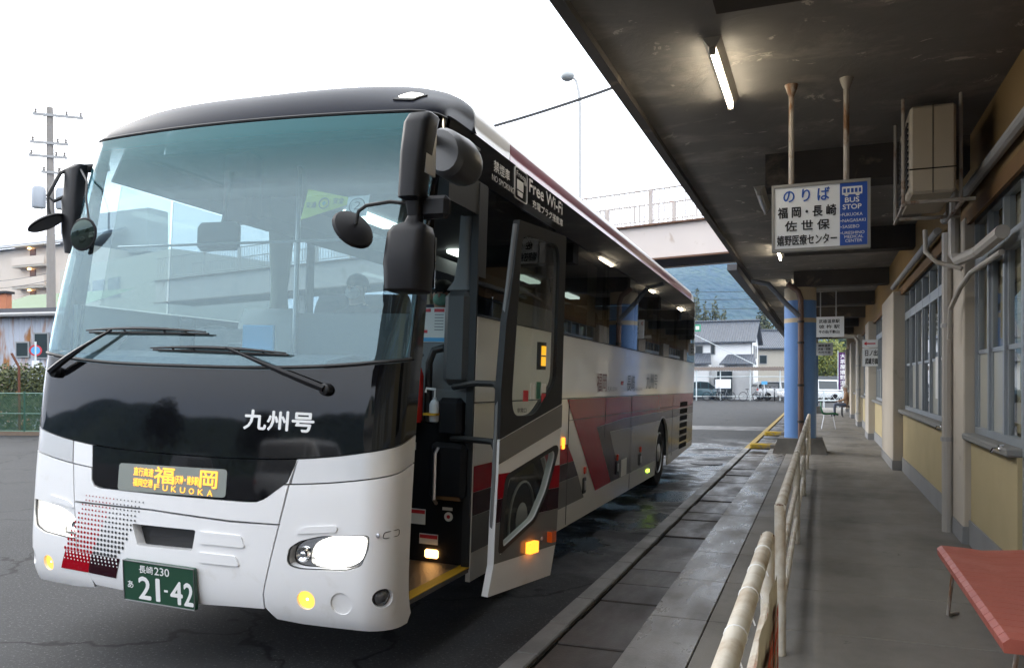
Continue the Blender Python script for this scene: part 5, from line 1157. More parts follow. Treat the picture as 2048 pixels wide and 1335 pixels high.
# street lamp and wires
sl_ = thing('street_lamp', 'tall thin street lamp with a round head above the coach', 'street lamp', tuple(pix(1160, 760, 26).xy) + (0,))
MB().tube([(0, 0, 0), (0, 0, 10.4), (-.03, 0, 10.9), (-.12, 0, 11.3), (-.28, 0, 11.5)], [.08, .055, .05, .045, .04], 8).build('pole', pbr('lamp_pole', (.5, .5, .5), .5), sl_); MB().ball((-.42, 0, 11.5), .2, 14, (1.2, 1, .8)).build('lamp_head', pbr('lamp_glass', (.4, .42, .42), .2), sl_)
def wire(lab, a, b, r, sag=.3, grp='overhead wires'):
    a, b = Vector(a), Vector(b); w = MB().tube([a.lerp(b, t / 12) - Vector((0, 0, sag * 4 * (t / 12) * (1 - t / 12))) for t in range(13)], r, 4).build('overhead_wire', M_ink); return tag(w, lab, 'wire', grp)
wire('thick dark cable slanting from the coach roof up to the canopy edge', pix(700, 318, 16), pix(1300, 148, 14.5), .028, .15)
for i, (ya, yb) in enumerate(((585, 577), (600, 593), (618, 612))): wire('thin power line crossing the wooded hill, %s of three' % ('top', 'middle', 'lowest')[i], pix(1150, ya, 58), pix(1700, yb, 56), .022, .1)
# hills
def hillmesh(name, fn, xs, ys, m):
    b = MB()
    for x in xs:
        for y in ys: b.v.append((x, y, fn(x, y)))
    k = len(ys)
    for i in range(len(xs) - 1):
        for j in range(k - 1): b.f.append((i * k + j, (i + 1) * k + j, (i + 1) * k + j + 1, i * k + j + 1))
    return tag(b.build(name, m, None, 90), kind='structure')
def forest():
    m, t, b = newmat('wooded_hillside'); v = t.nodes.new('ShaderNodeTexVoronoi'); v.inputs['Scale'].default_value = .11; tc = t.nodes.new('ShaderNodeTexCoord'); t.links.new(tc.outputs['Object'], v.inputs['Vector'])
    f = noise(t, .006, 6, .65); col = mix(t, ramp(t, f, .42, .6), (.018, .045, .03), (.055, .09, .03)); col = mix(t, ramp(t, v.outputs['Distance'], .1, 5), col, (.012, .028, .02)); t.links.new(col, b.inputs['Base Color']); b.inputs['Roughness'].default_value = .95
    bp = t.nodes.new('ShaderNodeBump'); bp.inputs['Strength'].default_value = 1; bp.inputs['Distance'].default_value = 6; t.links.new(v.outputs['Distance'], bp.inputs['Height']); t.links.new(bp.outputs[0], b.inputs['Normal']); return m
M_forest = forest()
random.seed(11)
def hz(x, y):
    r = 275 * math.exp(-((x + 60) / 520) ** 2) * max(0, min(1, (y - 700) / 700)); return r + 10 * math.sin(x * .013 + 1) * math.sin(y * .011) + 5 * math.sin(x * .041 + y * .02) - 4 + 4 * math.sin(x * .11) * math.sin(y * .13)
hillmesh('hills', hz, [-1500 + 25 * i for i in range(121)], [680 + 25 * i for i in range(40)], M_forest)
def hz2(x, y): return 58 * math.exp(-((y + 330) / 110) ** 2) * (.75 + .2 * math.sin(x * .012 + .6) + .06 * math.sin(x * .05)) + 2.5 * math.sin(x * .23) * math.sin(x * .61) - 3
hillmesh('hills', hz2, [-900 + 5 * i for i in range(361)], [-600 + 25 * i for i in range(20)], M_forest)
# trees
def leafmat(name, a, b_):
    m, t, b = newmat(name); g_ = t.nodes.new('ShaderNodeNewGeometry'); col = mix(t, g_.outputs['Random Per Island'], a, b_); t.links.new(col, b.inputs['Base Color']); b.inputs['Roughness'].default_value = .7
    b.inputs['Transmission Weight'].default_value = 0; return m
M_leafy = leafmat('yellow_green_leaves', (.06, .10, .015), (.22, .22, .03)); M_leafd = leafmat('dark_leaves', (.012, .03, .012), (.04, .065, .02)); M_leafc = leafmat('conifer_leaves', (.02, .035, .012), (.09, .09, .03)); M_leafh = leafmat('hedge_leaves', (.03, .045, .015), (.10, .11, .03)); M_bark = pbr('bark', (.08, .06, .045), .9, var=.3, vscale=12)
def tree(lab, loc, blobs, leaf, nleaf, size, trunk_h, tr=.12, name='tree', cat='tree', group='background trees', parts=True):
    t = thing(name, lab, cat, loc, group=group); b = MB(); tot = sum(q[3] * q[4] * q[3] for q in blobs)
    for (x, y, z, r, rz_) in blobs:
        for i in range(int(nleaf * r * r * rz_ / tot)):
            while True:
                p = Vector((random.uniform(-1, 1), random.uniform(-1, 1), random.uniform(-1, 1)))
                if .25 < p.length < 1: break
            p *= (.75 + .25 * p.length) * random.uniform(.85, 1.12); c = Vector((x + p.x * r, y + p.y * r, z + p.z * rz_))
            u = Vector((random.gauss(0, 1), random.gauss(0, 1), random.gauss(0, 1))).normalized() * size * random.uniform(.6, 1.3); v = u.orthogonal().normalized() * size * .55
            b.add([c - u, c + v, c + u, c - v], [(0, 1, 2, 3)])
    me = bpy.data.meshes.new('crown'); me.from_pydata(b.v, [], b.f); me.materials.append(leaf); link('crown', me, t)
    tk = MB().tube([(0, 0, 0), (.03, 0, trunk_h * .5), (0, .04, trunk_h)], [tr, tr * .8, tr * .5], 8)
    for (x, y, z, r, rz_) in blobs[:5]: tk.tube([(0, 0, trunk_h * .6), (x * .5, y * .5, (z + trunk_h * .6) / 2), (x, y, z)], [tr * .45, tr * .3, tr * .12], 5)
    tk.build('trunk', M_bark, t); return t
def G_(px, D): v = pix(px, 760, D); return (v.x, v.y, 0)
tree('bushy yellow green tree behind the parked cars at the platform end', G_(1652, 80), [(0, 0, 3.3, 2.3, 2.0), (-1.6, 0, 2.6, 1.5, 1.4), (1.6, .2, 2.4, 1.5, 1.6), (.4, 0, 4.7, 1.5, 1.2), (-.8, .3, 1.4, 1.6, 1.1)], M_leafy, 5200, .16, 2.6)
tree('darker tree rising behind the yellow green tree', G_(1685, 92), [(0, 0, 5, 2.2, 3.0), (-2, 0, 4, 1.7, 2), (1.5, 0, 3.4, 1.6, 2)], M_leafd, 3500, .2, 4)
def conifer(lab, px, D, h, w, nl=1500):
    bl = [(random.uniform(-.1, .1), random.uniform(-.1, .1), h * (.18 + .78 * i / 9), w * (1.08 - i / 10.2), h * .09) for i in range(10)]
    return tree(lab, G_(px, D), bl, M_leafc, nl, .26, h * .9, .16, 'conifer', 'tree', 'conifers behind the houses')
conifer('tall dark cedar right of the white house roof', 1528, 112, 12.6, 2.7, 3800); conifer('cedar partly behind the rightmost house roof', 1556, 116, 9.4, 2.2, 2000)
for px, h in ((1392, 14.5), (1411, 12.6), (1430, 13.2), (1448, 11.8)): conifer('conifer over the house roof at %s' % {1392: 'the coach tail', 1411: 'the second place from the coach', 1430: 'the third place from the coach', 1448: 'the fourth place from the coach'}[px], px, 118, h, 2.2, 2600)
# houses
def tiles(name, a, b_):
    m, t, b = newmat(name); w = t.nodes.new('ShaderNodeTexWave'); w.inputs['Scale'].default_value = 1.6; w.bands_direction = 'X'; tc = t.nodes.new('ShaderNodeTexCoord'); t.links.new(tc.outputs['Object'], w.inputs['Vector'])
    t.links.new(mix(t, noise(t, 3, 4), a, b_), b.inputs['Base Color']); b.inputs['Roughness'].default_value = .45
    bp = t.nodes.new('ShaderNodeBump'); bp.inputs['Strength'].default_value = .8; bp.inputs['Distance'].default_value = .06; t.links.new(w.outputs['Fac'], bp.inputs['Height']); t.links.new(bp.outputs[0], b.inputs['Normal']); return m
M_tile = tiles('blue_grey_tiles', (.035, .043, .058), (.075, .088, .11)); M_hw = pbr('house_white', (.8, .81, .82), .8, var=.05); M_hg = pbr('house_tan', (.46, .43, .37), .85, var=.1); M_dk = pbr('dark_window', (.03, .04, .045), .1, coat=.4); M_wframe = pbr('house_window_frame', (.3, .31, .32), .5)
def gable(mb, x0, x1, y0, y1, z0, z1, ov=.4, th=.12):      # ridge along x
    ym = (y0 + y1) / 2; k = (z1 - z0) / (ym - y0); a = z0 - ov * k
    for s in (1, -1):
        ye = ym - s * (ym - y0 + ov)
        mb.add([(x0 - ov, ye, a), (x1 + ov, ye, a), (x1 + ov, ym, z1), (x0 - ov, ym, z1), (x0 - ov, ye, a + th), (x1 + ov, ye, a + th), (x1 + ov, ym, z1 + th), (x0 - ov, ym, z1 + th)], [(0, 3, 2, 1), (4, 5, 6, 7), (0, 1, 5, 4), (1, 2, 6, 5), (2, 3, 7, 6), (3, 0, 4, 7)])
    return mb
def house(lab, loc, rz, w, d, hw_, hr, wall, wins, lows=()):
    h = thing('house', lab, 'house', loc, rz)
    b = MB(); b.box(0, w, 0, d, 0, hw_); b.add([(0, 0, hw_), (0, d, hw_), (0, d / 2, hr - .05), (w, 0, hw_), (w, d, hw_), (w, d / 2, hr - .05)], [(0, 2, 1), (3, 4, 5)]); b.build('wall', wall, h, 0)
    gable(MB(), 0, w, 0, d, hw_, hr).build('roof', M_tile, h, 0); MB().tube([(-.4, d / 2, hr + .15), (w + .4, d / 2, hr + .15)], .12, 6).build('ridge_tiles', M_tile, h)
    for (x, z, ww, hh) in wins:
        f = MB().box(x, x + ww, -.06, -.002, z, z + hh).build('window', M_wframe, h, 0); MB().box(x + .06, x + ww - .06, -.075, -.061, z + .06, z + hh - .06).build('pane', M_dk, f, 0)
    for (xa, xb, dd, z0, z1) in lows:
        l = MB().box(xa + .3, xb - .3, -dd, -.003, 0, z0).build('porch_wall', wall, h, 0); r_2 = MB(); r_2.add([(xa, -dd - .5, z0 - .1), (xb, -dd - .5, z0 - .1), (xb - .4, 0, z1), (xa + .4, 0, z1), (xa, -dd - .5, z0 + .02), (xb, -dd - .5, z0 + .02), (xb - .4, 0, z1 + .12), (xa + .4, 0, z1 + .12)], [(0, 3, 2, 1), (4, 5, 6, 7), (0, 1, 5, 4), (1, 2, 6, 5), (2, 3, 7, 6), (3, 0, 4, 7)]); r_2.build('porch_roof', M_tile, l, 0)
    return h
h1 = house('white two storey house with blue grey tiled roofs beyond the bus yard', G_(1366, 68), R(-2), 5.6, 5.0, 4.9, 6.5, M_hw, [(1.0, 3.6, .7, .9), (2.3, 3.7, .4, .9), (1.6, 1.1, .6, .9), (2.6, 1.2, 1.0, .6), (4.6, 1.0, .5, .9)], [(-.2, 2.7, 1.6, 2.95, 3.75), (3.3, 6.2, 1.4, 2.9, 3.6)])
MB().box(3.1, 4.3, -1.72, -1.66, .1, 2.3).build('dark_doorway', M_dk, h1, 0)
for y in (1.5, 2.9): f = MB().box(5.602, 5.66, y, y + .5, 3.4, 4.5).build('gable_window', M_wframe, h1, 0); MB().box(5.661, 5.67, y + .06, y + .44, 3.46, 4.44).build('pane', M_dk, f, 0)
MB().tube([(5.62, .02, 0), (5.62, .02, 4.8)], .05, 6).build('downpipe', M_wframe, h1)
house('tan house with grey tiled roof to the right of the white house', G_(1498, 80), R(21), 7, 6, 4.9, 6.6, M_hg, [(4.2, 1.0, 2.0, 2.6), (1.0, 3.2, .8, .9)])
M_corr = pbr('corrugated_roof', (.085, .068, .058), .7, var=.2, vscale=1.5, bump=.5, bscale=3)
sh_ = thing('bicycle_shelter', 'low bicycle shelter with brown corrugated roof and white pipe frame', 'shelter', G_(1374, 62.5), R(21)); L_ = 8.4; cr = MB(); n = 84
for i in range(n + 1):
    x = L_ * i / n; z = .035 * math.cos(i * math.pi); cr.v += [(x, -.9, 2.32 + z), (x, 1.1, 2.62 + z)]
for i in range(n): cr.f.append((2 * i, 2 * i + 2, 2 * i + 3, 2 * i + 1))
cr.build('roof_sheet', M_corr, sh_, 0); M_wp = pbr('white_pipe_frame', (.62, .68, .7), .4)
for x in (.15, .55, 2.4, 4.7, 7.0, 8.2): MB().tube([(x, -.8, 0), (x, -.8, 2.35)], .045, 8).build('post', M_wp, sh_)
for z in (1.85, .32): MB().tube([(.1, -.8, z), (L_, -.8, z)], .035, 8).build('rail', M_wp, sh_)
MB().box(2.0, 3.2, -.86, -.82, .95, 1.65).build('blank_board', M_signw, sh_, 0); MB().box(5.55, 6.0, -.87, -.83, 1.25, 1.5).build('small_sign', M_cardblue, sh_, 0)
fp_ = thing('flag_pole', 'white pole with a green and white sign board behind the coach tail', 'pole', G_(1384, 58)); MB().tube([(0, 0, 0), (0, 0, 6.8)], .07, 8).build('pole', M_wp, fp_); MB().box(.2, .62, -.03, .03, 5.1, 5.6).build('sign_board', pbr('board_green', (.03, .3, .16), .5), fp_, 0); MB().box(.26, .52, -.036, -.031, 5.22, 5.48).build('sign_print', M_print, fp_, 0); MB().tube([(0, 0, 5.4), (.2, 0, 5.4)], .02, 5).tube([(.1, 0, 4.9), (4.5, 0, 2.6)], .03, 5).build('stay', M_wp, fp_)
# bicycles
def bike():
    t = thing('bicycle', 'x', 'bicycle', group='bicycles parked at the shelter')
    for x in (-.53, .53):
        w = MB().tube([(x + .33 * math.cos(2 * math.pi * k / 24), 0, .35 + .33 * math.sin(2 * math.pi * k / 24)) for k in range(25)], .02, 6, False).build('tyre', M_tyre, t); sp = MB()
        for k in range(8): sp.tube([(x, 0, .35), (x + .32 * math.cos(k * .785), 0, .35 + .32 * math.sin(k * .785))], .004, 3)
        sp.build('spokes', M_alu, w)
    M_bf = bpy.data.materials.get('bike_frame') or pbr('bike_frame', (.2, .22, .24), .3, metal=.5)
    MB().tube([(.53, 0, .35), (.38, 0, .95)], .02, 6).tube([(.42, 0, .78), (-.05, 0, .32), (-.22, 0, .85)], .022, 6).tube([(-.05, 0, .32), (-.53, 0, .35), (-.17, 0, .7)], .014, 6).build('frame', M_bf, t)
    MB().tube([(.3, -.26, 1.0), (.4, -.2, 1.05), (.38, 0, .98), (.4, .2, 1.05), (.3, .26, 1.0)], .013, 6).build('handlebar', M_alu, t); MB().rbox(-.34, -.1, -.08, .08, .86, .92, .025).build('saddle', M_trim, t)
    bk_ = MB()
    for z in (.75, .85, .95):
        for a in ((.46, -.16, .46, .16), (.74, -.16, .74, .16), (.46, -.16, .74, -.16), (.46, .16, .74, .16)): bk_.tube([(a[0], a[1], z), (a[2], a[3], z)], .008, 4)
    bk_.box(.46, .74, -.16, .16, .74, .75); bk_.build('basket', M_alu, t); return t
b0 = bike(); spots = [(1428, 61.2, 15, 'bicycle leaning by the teal car, left one of the pair'), (1448, 61.0, 200, 'bicycle next to the blank white board, right one of the pair'), (1500, 60.5, 25, 'dark bicycle in front of the white house door'), (1528, 60.2, 70, 'bicycle with front basket facing the yard'), (1549, 60.4, 95, 'bicycle at the right end of the shelter by the blue column')]
for i, (px, D, a, lab) in enumerate(spots):
    o = b0 if i == 0 else copy_tree(b0); o.location = G_(px, D); o.rotation_euler = (0, 0, R(a)); o['label'] = lab
# cars
def car(lab, loc, rz, paint, L=4.5, Wd=1.72, H=1.48, kind='sedan', grp='parked cars'):
    t = thing('parked_car' if kind != 'van' else 'parked_van', lab, 'car' if kind != 'van' else 'van', loc, rz, grp); h = L / 2; w = Wd / 2
    zs = .88 if kind != 'van' else 1.05
    if kind == 'sedan': st2 = [(-h, .5, .78, .78), (-h + .25, .25, zs, zs), (-h + .95, .2, zs + .02, zs + .03), (-h + 1.55, .2, zs, H - .06), (-.1, .2, zs, H), (.55, .2, zs, H - .05), (1.25, .2, zs - .02, zs), (h - .35, .22, .78, .78), (h - .08, .3, .66, .66), (h, .4, .56, .56)]
    elif kind == 'suv': st2 = [(-h, .5, .9, 1.0), (-h + .15, .28, zs, H - .25), (-h + .6, .22, zs, H - .03), (-.3, .22, zs, H), (.5, .22, zs, H - .06), (1.15, .22, zs, zs + .04), (h - .4, .25, .85, .86), (h - .08, .3, .72, .72), (h, .4, .6, .6)]
    else: st2 = [(-h, .4, zs, zs + .4), (-h + .1, .25, zs, H - .05), (-h + .5, .22, zs, H), (.9, .22, zs, H), (1.35, .22, zs, H - .1), (h - .35, .25, zs, zs + .05), (h - .05, .3, .7, .72), (h, .4, .6, .6)]
    b = MB(); k = 10
    for (x, zb, z1, z2) in st2:
        e = .9 if abs(x) > h - .2 else 1; rt = .78 if z2 - z1 > .1 else .94
        ring = [(-.8 * w * e, zb), (-w * e, zb + .12), (-w * e, (zb + z1) / 2 + .05), (-w * .97 * e, z1), (-w * rt * e, z2), (w * rt * e, z2), (w * .97 * e, z1), (w * e, (zb + z1) / 2 + .05), (w * e, zb + .12), (.8 * w * e, zb)]
        b.v += [(x, y, z) for y, z in ring]
    for i in range(len(st2) - 1):
        for j in range(k): b.f.append((i * k + j, (i + 1) * k + j, (i + 1) * k + (j + 1) % k, i * k + (j + 1) % k))
    b.f += [tuple(range(k)), tuple(range((len(st2) - 1) * k, len(st2) * k))[::-1]]; b.build('body', paint, t, 40)
    gl_ = [i for i in range(len(st2)) if st2[i][3] - st2[i][2] > .1]
    for i in range(max(gl_[0] - 1, 0), min(gl_[-1] + 1, len(st2) - 1)):
        A, B_ = st2[i], st2[i + 1]
        for s in (-1, 1):
            def pt(S, f, xo):
                rt = .78 if S[3] - S[2] > .1 else .94; y = w * (.97 + (rt - .97) * f) * s; return (S[0] + xo, y + .012 * s, S[2] + (S[3] - S[2]) * f)
            q = [pt(A, .08, .04), pt(B_, .08, -.04), pt(B_, .88, -.04), pt(A, .88, .04)]
            if (A[3] - A[2]) > .02 or (B_[3] - B_[2]) > .02: MB().add(q, [(0, 1, 2, 3)]).build('side_window', M_dk, t, 0)
        if abs(A[3] - B_[3]) > .2:
            q = [(A[0] * .9 + B_[0] * .1, s * w * .72, A[3] * .9 + B_[3] * .1 + .014) for s in (-1, 1)] + [(A[0] * .12 + B_[0] * .88, s * w * .68, A[3] * .12 + B_[3] * .88 + .014) for s in (1, -1)]
            MB().add(q, [(0, 1, 2, 3)]).build('windscreen', M_dk, t, 0)
    for x in (-h + .85, h - .85):
        for s in (-1, 1):
            ty = MB().lathe([(.2, -.18), (.29, -.18), (.31, -.14), (.31, -.03), (.28, 0), (.2, 0)], (x, s * (w + .005), .31), (0, s, 0), 20).build('tyre', M_tyre, t); MB().lathe([(.2, -.02), (.17, -.04), (.05, -.03), (0, -.02)], (x, s * (w + .005), .31), (0, s, 0), 16).build('rim', M_rim, ty)
    for s in (-1, 1):
        MB().rbox(h - .2, h - .02, s * w * .78 - .14, s * w * .78 + .14, .62, .74, .03).build('headlight', M_card, t); MB().rbox(-h + .0, -h + .14, s * w * .8 - .12, s * w * .8 + .12, .74, .92, .03).build('tail_lamp', M_redlens, t)
    return t
cp = lambda n, c: pbr(n, c, .25, metal=.3, coat=.8)
teal = cp('teal_paint', (.05, .11, .13)); cw = cp('car_white', (.7, .71, .72)); csil = cp('car_silver', (.4, .42, .44)); cblk = cp('car_black', (.015, .017, .022))
car('teal sedan parked behind the bicycle shelter near the coach tail', G_(1398, 66), R(21 + 4), teal); car('silver sedan parked by the white house at the shelter end', G_(1533, 70), R(21), csil); car('white car half hidden behind the blue column', G_(1562, 64), R(24), cw, kind='suv', H=1.5)
car('white hatchback parked beyond the guard rail right of the blue column', G_(1622, 58), R(196), cw, kind='suv', H=1.62); car('black minivan parked behind the white hatchback', G_(1636, 63), R(200), cblk, kind='van', H=1.9, L=4.7)
car('white delivery van parked in the yard behind the camera', (-7.5, -9.5, 0), R(25), cw, kind='van', H=1.95, L=4.6); car('silver sedan in the yard behind the camera beside the van', (-3.2, -12, 0), R(10), csil); car('dark hatchback in the yard behind the camera, farthest left', (-13, -9, 0), R(30), cblk, kind='suv')
gr_ = thing('guard_rail', 'white lattice guard rail across the far end of the platform', 'railing', (-.9, 48.5, 0)); 
for z in (1.0, .42): MB().tube([(0, 0, z), (4, 0, z)], .04, 8).build('rail', M_wp, gr_)
for x in (.1, 1.1, 2.1, 3.1, 3.9): MB().tube([(x, 0, 0), (x, 0, 1.02)], .045, 8).build('post', M_wp, gr_)
for i in range(12): MB().tube([(.1 + i * .32, 0, .46), (.42 + i * .32, 0, .92), (.74 + i * .32, 0, .46)], .014, 5).build('lattice_bar', M_wp, gr_)
nb_ = thing('vertical_banner', 'purple vertical banner with white characters at the platform end', 'banner', (.98, 50.5, 0)); MB().tube([(0, 0, 0), (0, 0, 3.3)], .02, 6).build('pole', M_wp, nb_); MB().box(.03, .5, -.006, .006, .9, 3.2).build('cloth', pbr('purple_cloth', (.09, .03, .12), .8), nb_, 0)
for i, c in enumerate('大茶屋嬉野温泉'): text('lettering', c, plane((.03, -.012, 0), (1, 0, 0), (0, 0, 1)), .08, .38, 2.85 - i * .31, 3.1 - i * .31, M_print, nb_, .02)
# ---- left background
def orient(px0, D0, px1, D1): a, b = pix(px0, 760, D0), pix(px1, 760, D1); return (a.x, a.y, 0), math.atan2(b.y - a.y, b.x - a.x), (b.xy - a.xy).length
M_apt = pbr('apartment_render', (.64, .56, .48), .85, var=.05, vscale=.5); M_roofm = pbr('metal_roof', (.13, .15, .185), .5, var=.08)
loc, rz, L_ = orient(-160, 122, 150, 108)
ap = thing('apartment_block', 'beige apartment block with balconies and blue grey roof at the far left', 'building', loc, rz)
MB().box(0, L_, 0, 12, 0, 20.2).build('wall', M_apt, ap, 0)
MB().add([(-.8, -.8, 20.15), (L_ + .8, -.8, 20.15), (L_ + .2, 8, 23.4), (.2, 8, 23.4), (-.8, -.8, 20.5), (L_ + .8, -.8, 20.5), (L_ + .2, 8, 23.7), (.2, 8, 23.7)], [(0, 3, 2, 1), (4, 5, 6, 7), (0, 1, 5, 4), (1, 2, 6, 5), (2, 3, 7, 6), (3, 0, 4, 7)]).build('roof', M_roofm, ap, 0)
MB().tube([(-.8, -.9, 20.2), (L_ + .8, -.9, 20.2)], .16, 6).build('eaves_gutter', M_wframe, ap)
MB().box(L_ * .58, L_ + 4, 8.5, 12, 20, 26.2).build('roof_block', pbr('roof_block_white', (.40, .41, .42), .8), ap, 0)
pxm = L_ / 310
for i, zl in enumerate((19.9, 17.05, 14.1)):
    xa, xb, xd = L_ - 100 * pxm, L_ - 40 * pxm, L_ - 79 * pxm
    MB().box(xa, xb, -1.3, -.003, zl + .12, zl + .3).build('balcony_soffit', M_hg, ap, 0); MB().box(xa - (.0 if i else 0), xb, -1.3, -1.2, zl - 2.45, zl - 1.3).build('balcony_wall', M_apt, ap, 0)
    MB().box(xa, xb, -1.2, -.003, zl - 2.6, zl - 2.4).build('balcony_floor', M_apt, ap, 0)
    MB().box(xd - .3, xd + .9, -.08, -.002, zl - 2.35, zl - .1).build('door', pbr('apt_door', (.16, .10, .08), .7) if i == 0 else bpy.data.materials['apt_door'], ap, 0)
    MB().ball((xd + .2, -.5, zl - .05), .24, 8, (1.2, 1, .6)).build('porch_lamp', emis('porch_lamp_glow', (1, .62, .25), 6) if i == 0 else bpy.data.materials['porch_lamp_glow'], ap)
    for k in range(2): f = MB().box(2 + k * 4.5, 4.2 + k * 4.5, -.08, -.002, zl - 2.0, zl - .6).build('window', M_wframe, ap, 0); MB().box(2.12 + k * 4.5, 4.08 + k * 4.5, -.1, -.081, zl - 1.9, zl - .7).build('pane', M_dk, f, 0)
loc, rz, L_ = orient(120, 60, 345, 50)
ap2 = thing('apartment_block', 'pale building with wide windows seen through the coach glass', 'building', loc, rz); MB().box(0, L_, 0, 8, 0, 9.8).build('wall', pbr('pale_render', (.52, .5, .44), .85, var=.05), ap2, 0)
for z in (1.2, 4.2, 7.2):
    for k in range(4):
        f = MB().box(.8 + k * 2.3, 2.5 + k * 2.3, -.06, -.002, z, z + 1.4).build('window', M_wframe, ap2, 0); MB().box(.88 + k * 2.3, 2.42 + k * 2.3, -.075, -.061, z + .08, z + 1.32).build('pane', M_dk, f, 0)
loc, rz, L_ = orient(-60, 44, 140, 40)
gs = thing('green_roof_shed', 'low shed with a sloping green roof in front of the apartments', 'shed', loc, rz); MB().box(0, L_, 0, 4, 0, 5.0).build('wall', M_hg, gs, 0); MB().add([(-.3, -.4, 5.05), (L_ + .3, -.4, 5.05), (L_ + .3, 3.5, 6.5), (-.3, 3.5, 6.6)], [(0, 1, 2, 3)]).build('roof', pbr('green_sheet_roof', (.085, .14, .07), .6, var=.1), gs, 0)
loc, rz, L_ = orient(-90, 34, 12, 33.5)
oh = thing('orange_shed', 'small orange walled building at the left picture edge', 'shed', loc, rz); MB().box(0, L_, 0, .3, 0, 5.2).build('wall', pbr('orange_render', (.5, .2, .11), .8, var=.1), oh, 0); MB().box(-.1, L_ + .1, -.1, .35, 5.201, 5.3).build('roof', M_trim, oh, 0)
loc, rz, L_ = orient(-260, 29, 150, 27)
M_shed = pbr('blue_grey_sheet', (.46, .49, .56), .6, var=.08, vscale=1, second=(.34, .16, .06), sscale=.9, sth=(.50, .60), stretch=(2.2, 1, .45))
ms = thing('metal_shed', 'blue grey corrugated metal shed with rust patches and a small window', 'shed', loc, rz); cr = MB(); n = 160
for i in range(n + 1):
    x = L_ * i / n; cr.v += [(x, -.025 * math.cos(i * math.pi * .5), 0), (x, -.025 * math.cos(i * math.pi * .5), 3.75)]
for i in range(n): cr.f.append((2 * i, 2 * i + 2, 2 * i + 3, 2 * i + 1))
cr.build('corrugated_wall', M_shed, ms, 0); MB().box(-.2, L_ + .2, -.25, 4, 3.76, 4.02).build('roof', pbr('shed_roof', (.12, .12, .13), .6), ms, 0); MB().tube([(-.2, -.32, 3.8), (L_ + .2, -.32, 3.8)], .07, 6).build('eaves_gutter', M_greypipe, ms)
for (x, z, w_, h_) in ((L_ - 2.35, 2.35, .55, .55), (L_ - 2.4, 1.6, .6, .25), (L_ - 1.6, 2.3, .6, .9), (L_ - 3.4, 2.1, .35, .5)):
    f = MB().box(x, x + w_, -.07, -.03, z, z + h_).build('window', M_wframe, ms, 0); MB().box(x + .05, x + w_ - .05, -.08, -.071, z + .05, z + h_ - .05).build('pane', M_dk, f, 0)
loc, rz, L_ = orient(-200, 23.4, 180, 22.6)
cf = thing('chain_link_fence', 'green chain link fence below the hedge at the left', 'fence', loc, rz)
M_gf = pbr('fence_green', (.02, .08, .05), .5); M_gw = pbr('fence_wire_green', (.04, .13, .08), .5)
for z in (1.2, .62, .12): MB().tube([(0, 0, z), (L_, 0, z)], .014, 6).build('fence_rail', pbr('rail_pale_green', (.14, .24, .19), .5) if z == 1.2 else bpy.data.materials['rail_pale_green'], cf)
for i in range(int(L_ / 2) + 1): MB().tube([(i * 2, 0, 0), (i * 2, 0, 1.25)], .025, 6).build('fence_post', M_gf, cf)
wm = MB(); st = .075; i = -16
while i * st < L_:
    for s in (1, -1):
        xa = i * st; a = (xa, 0, .05) if s > 0 else (xa + 1.15, 0, .05); b = (xa + 1.15, 0, 1.2) if s > 0 else (xa, 0, 1.2); wm.tube([a, b], .006, 3, False)
    i += 1
tag(wm.build('wire_mesh', M_gw, cf, 0), kind='stuff')
MB().box(0, L_, -.1, .12, 0, .1).build('fence_footing', pbr('footing_brown', (.16, .12, .09), .9, var=.2), cf, 0)
loc, rz, L_ = orient(-200, 24.6, 170, 23.6)
hd = thing('hedge', 'bushy green hedge behind the chain link fence at the left', 'hedge', loc, rz); hb_ = MB()
for i in range(16000):
    c = Vector((random.uniform(0, L_), random.uniform(0, .9), random.betavariate(1.6, 1.3) * 2.0 + .1 * math.sin(i))); u = Vector((random.gauss(0, 1), random.gauss(0, 1), random.gauss(0, 1))).normalized() * random.uniform(.03, .065); v = u.orthogonal().normalized() * .03; hb_.add([c - u, c + v, c + u, c - v], [(0, 1, 2, 3)])
me = bpy.data.meshes.new('foliage'); me.from_pydata(hb_.v, [], hb_.f); me.materials.append(M_leafh); tag(link('foliage', me, hd), kind='stuff')
rp_ = tag(MB().tube([(-.3, 0, 2.35), (0, 0, 1.95), (.02, 0, 0)], .035, 6).build('rusty_stake', M_rust), 'bent rusty stake standing in the hedge', 'stake'); rp_.location = G_(38, 23.3)
ns = thing('no_parking_sign', 'round blue and red no parking sign on a thin post by the shed', 'sign', G_(71, 25.5)); MB().tube([(0, 0, 0), (0, 0, 2.8)], .03, 6).build('post', M_wp, ns); nd = Vector((.83, -.56, 0)).normalized()
MB().lathe([(.18, 0), (.18, .01)], (.0, 0, 2.52), nd, 24).build('red_disc', M_inkred, ns); MB().lathe([(.13, .011), (.13, .014)], (.0, 0, 2.52), nd, 24).build('blue_disc', M_cardblue, ns); MB().box(-.15, .15, -.01, .01, 1.9, 2.2).build('sub_plate', M_signw, ns, 0)
up = thing('utility_pole', 'concrete utility pole with crossarms and transformers left of the coach', 'utility pole', G_(103, 33), R(40)); M_pole = pbr('pole_concrete', (.27, .25, .23), .85, var=.1)
MB().tube([(0, 0, 0), (-.02, 0, 7), (-.06, 0, 12.8)], [.19, .16, .12], 12).build('pole', M_pole, up); MB().tube([(-.06, 0, 12.8), (-.06, 0, 14.4)], .015, 5).build('lightning_rod', M_trim, up)
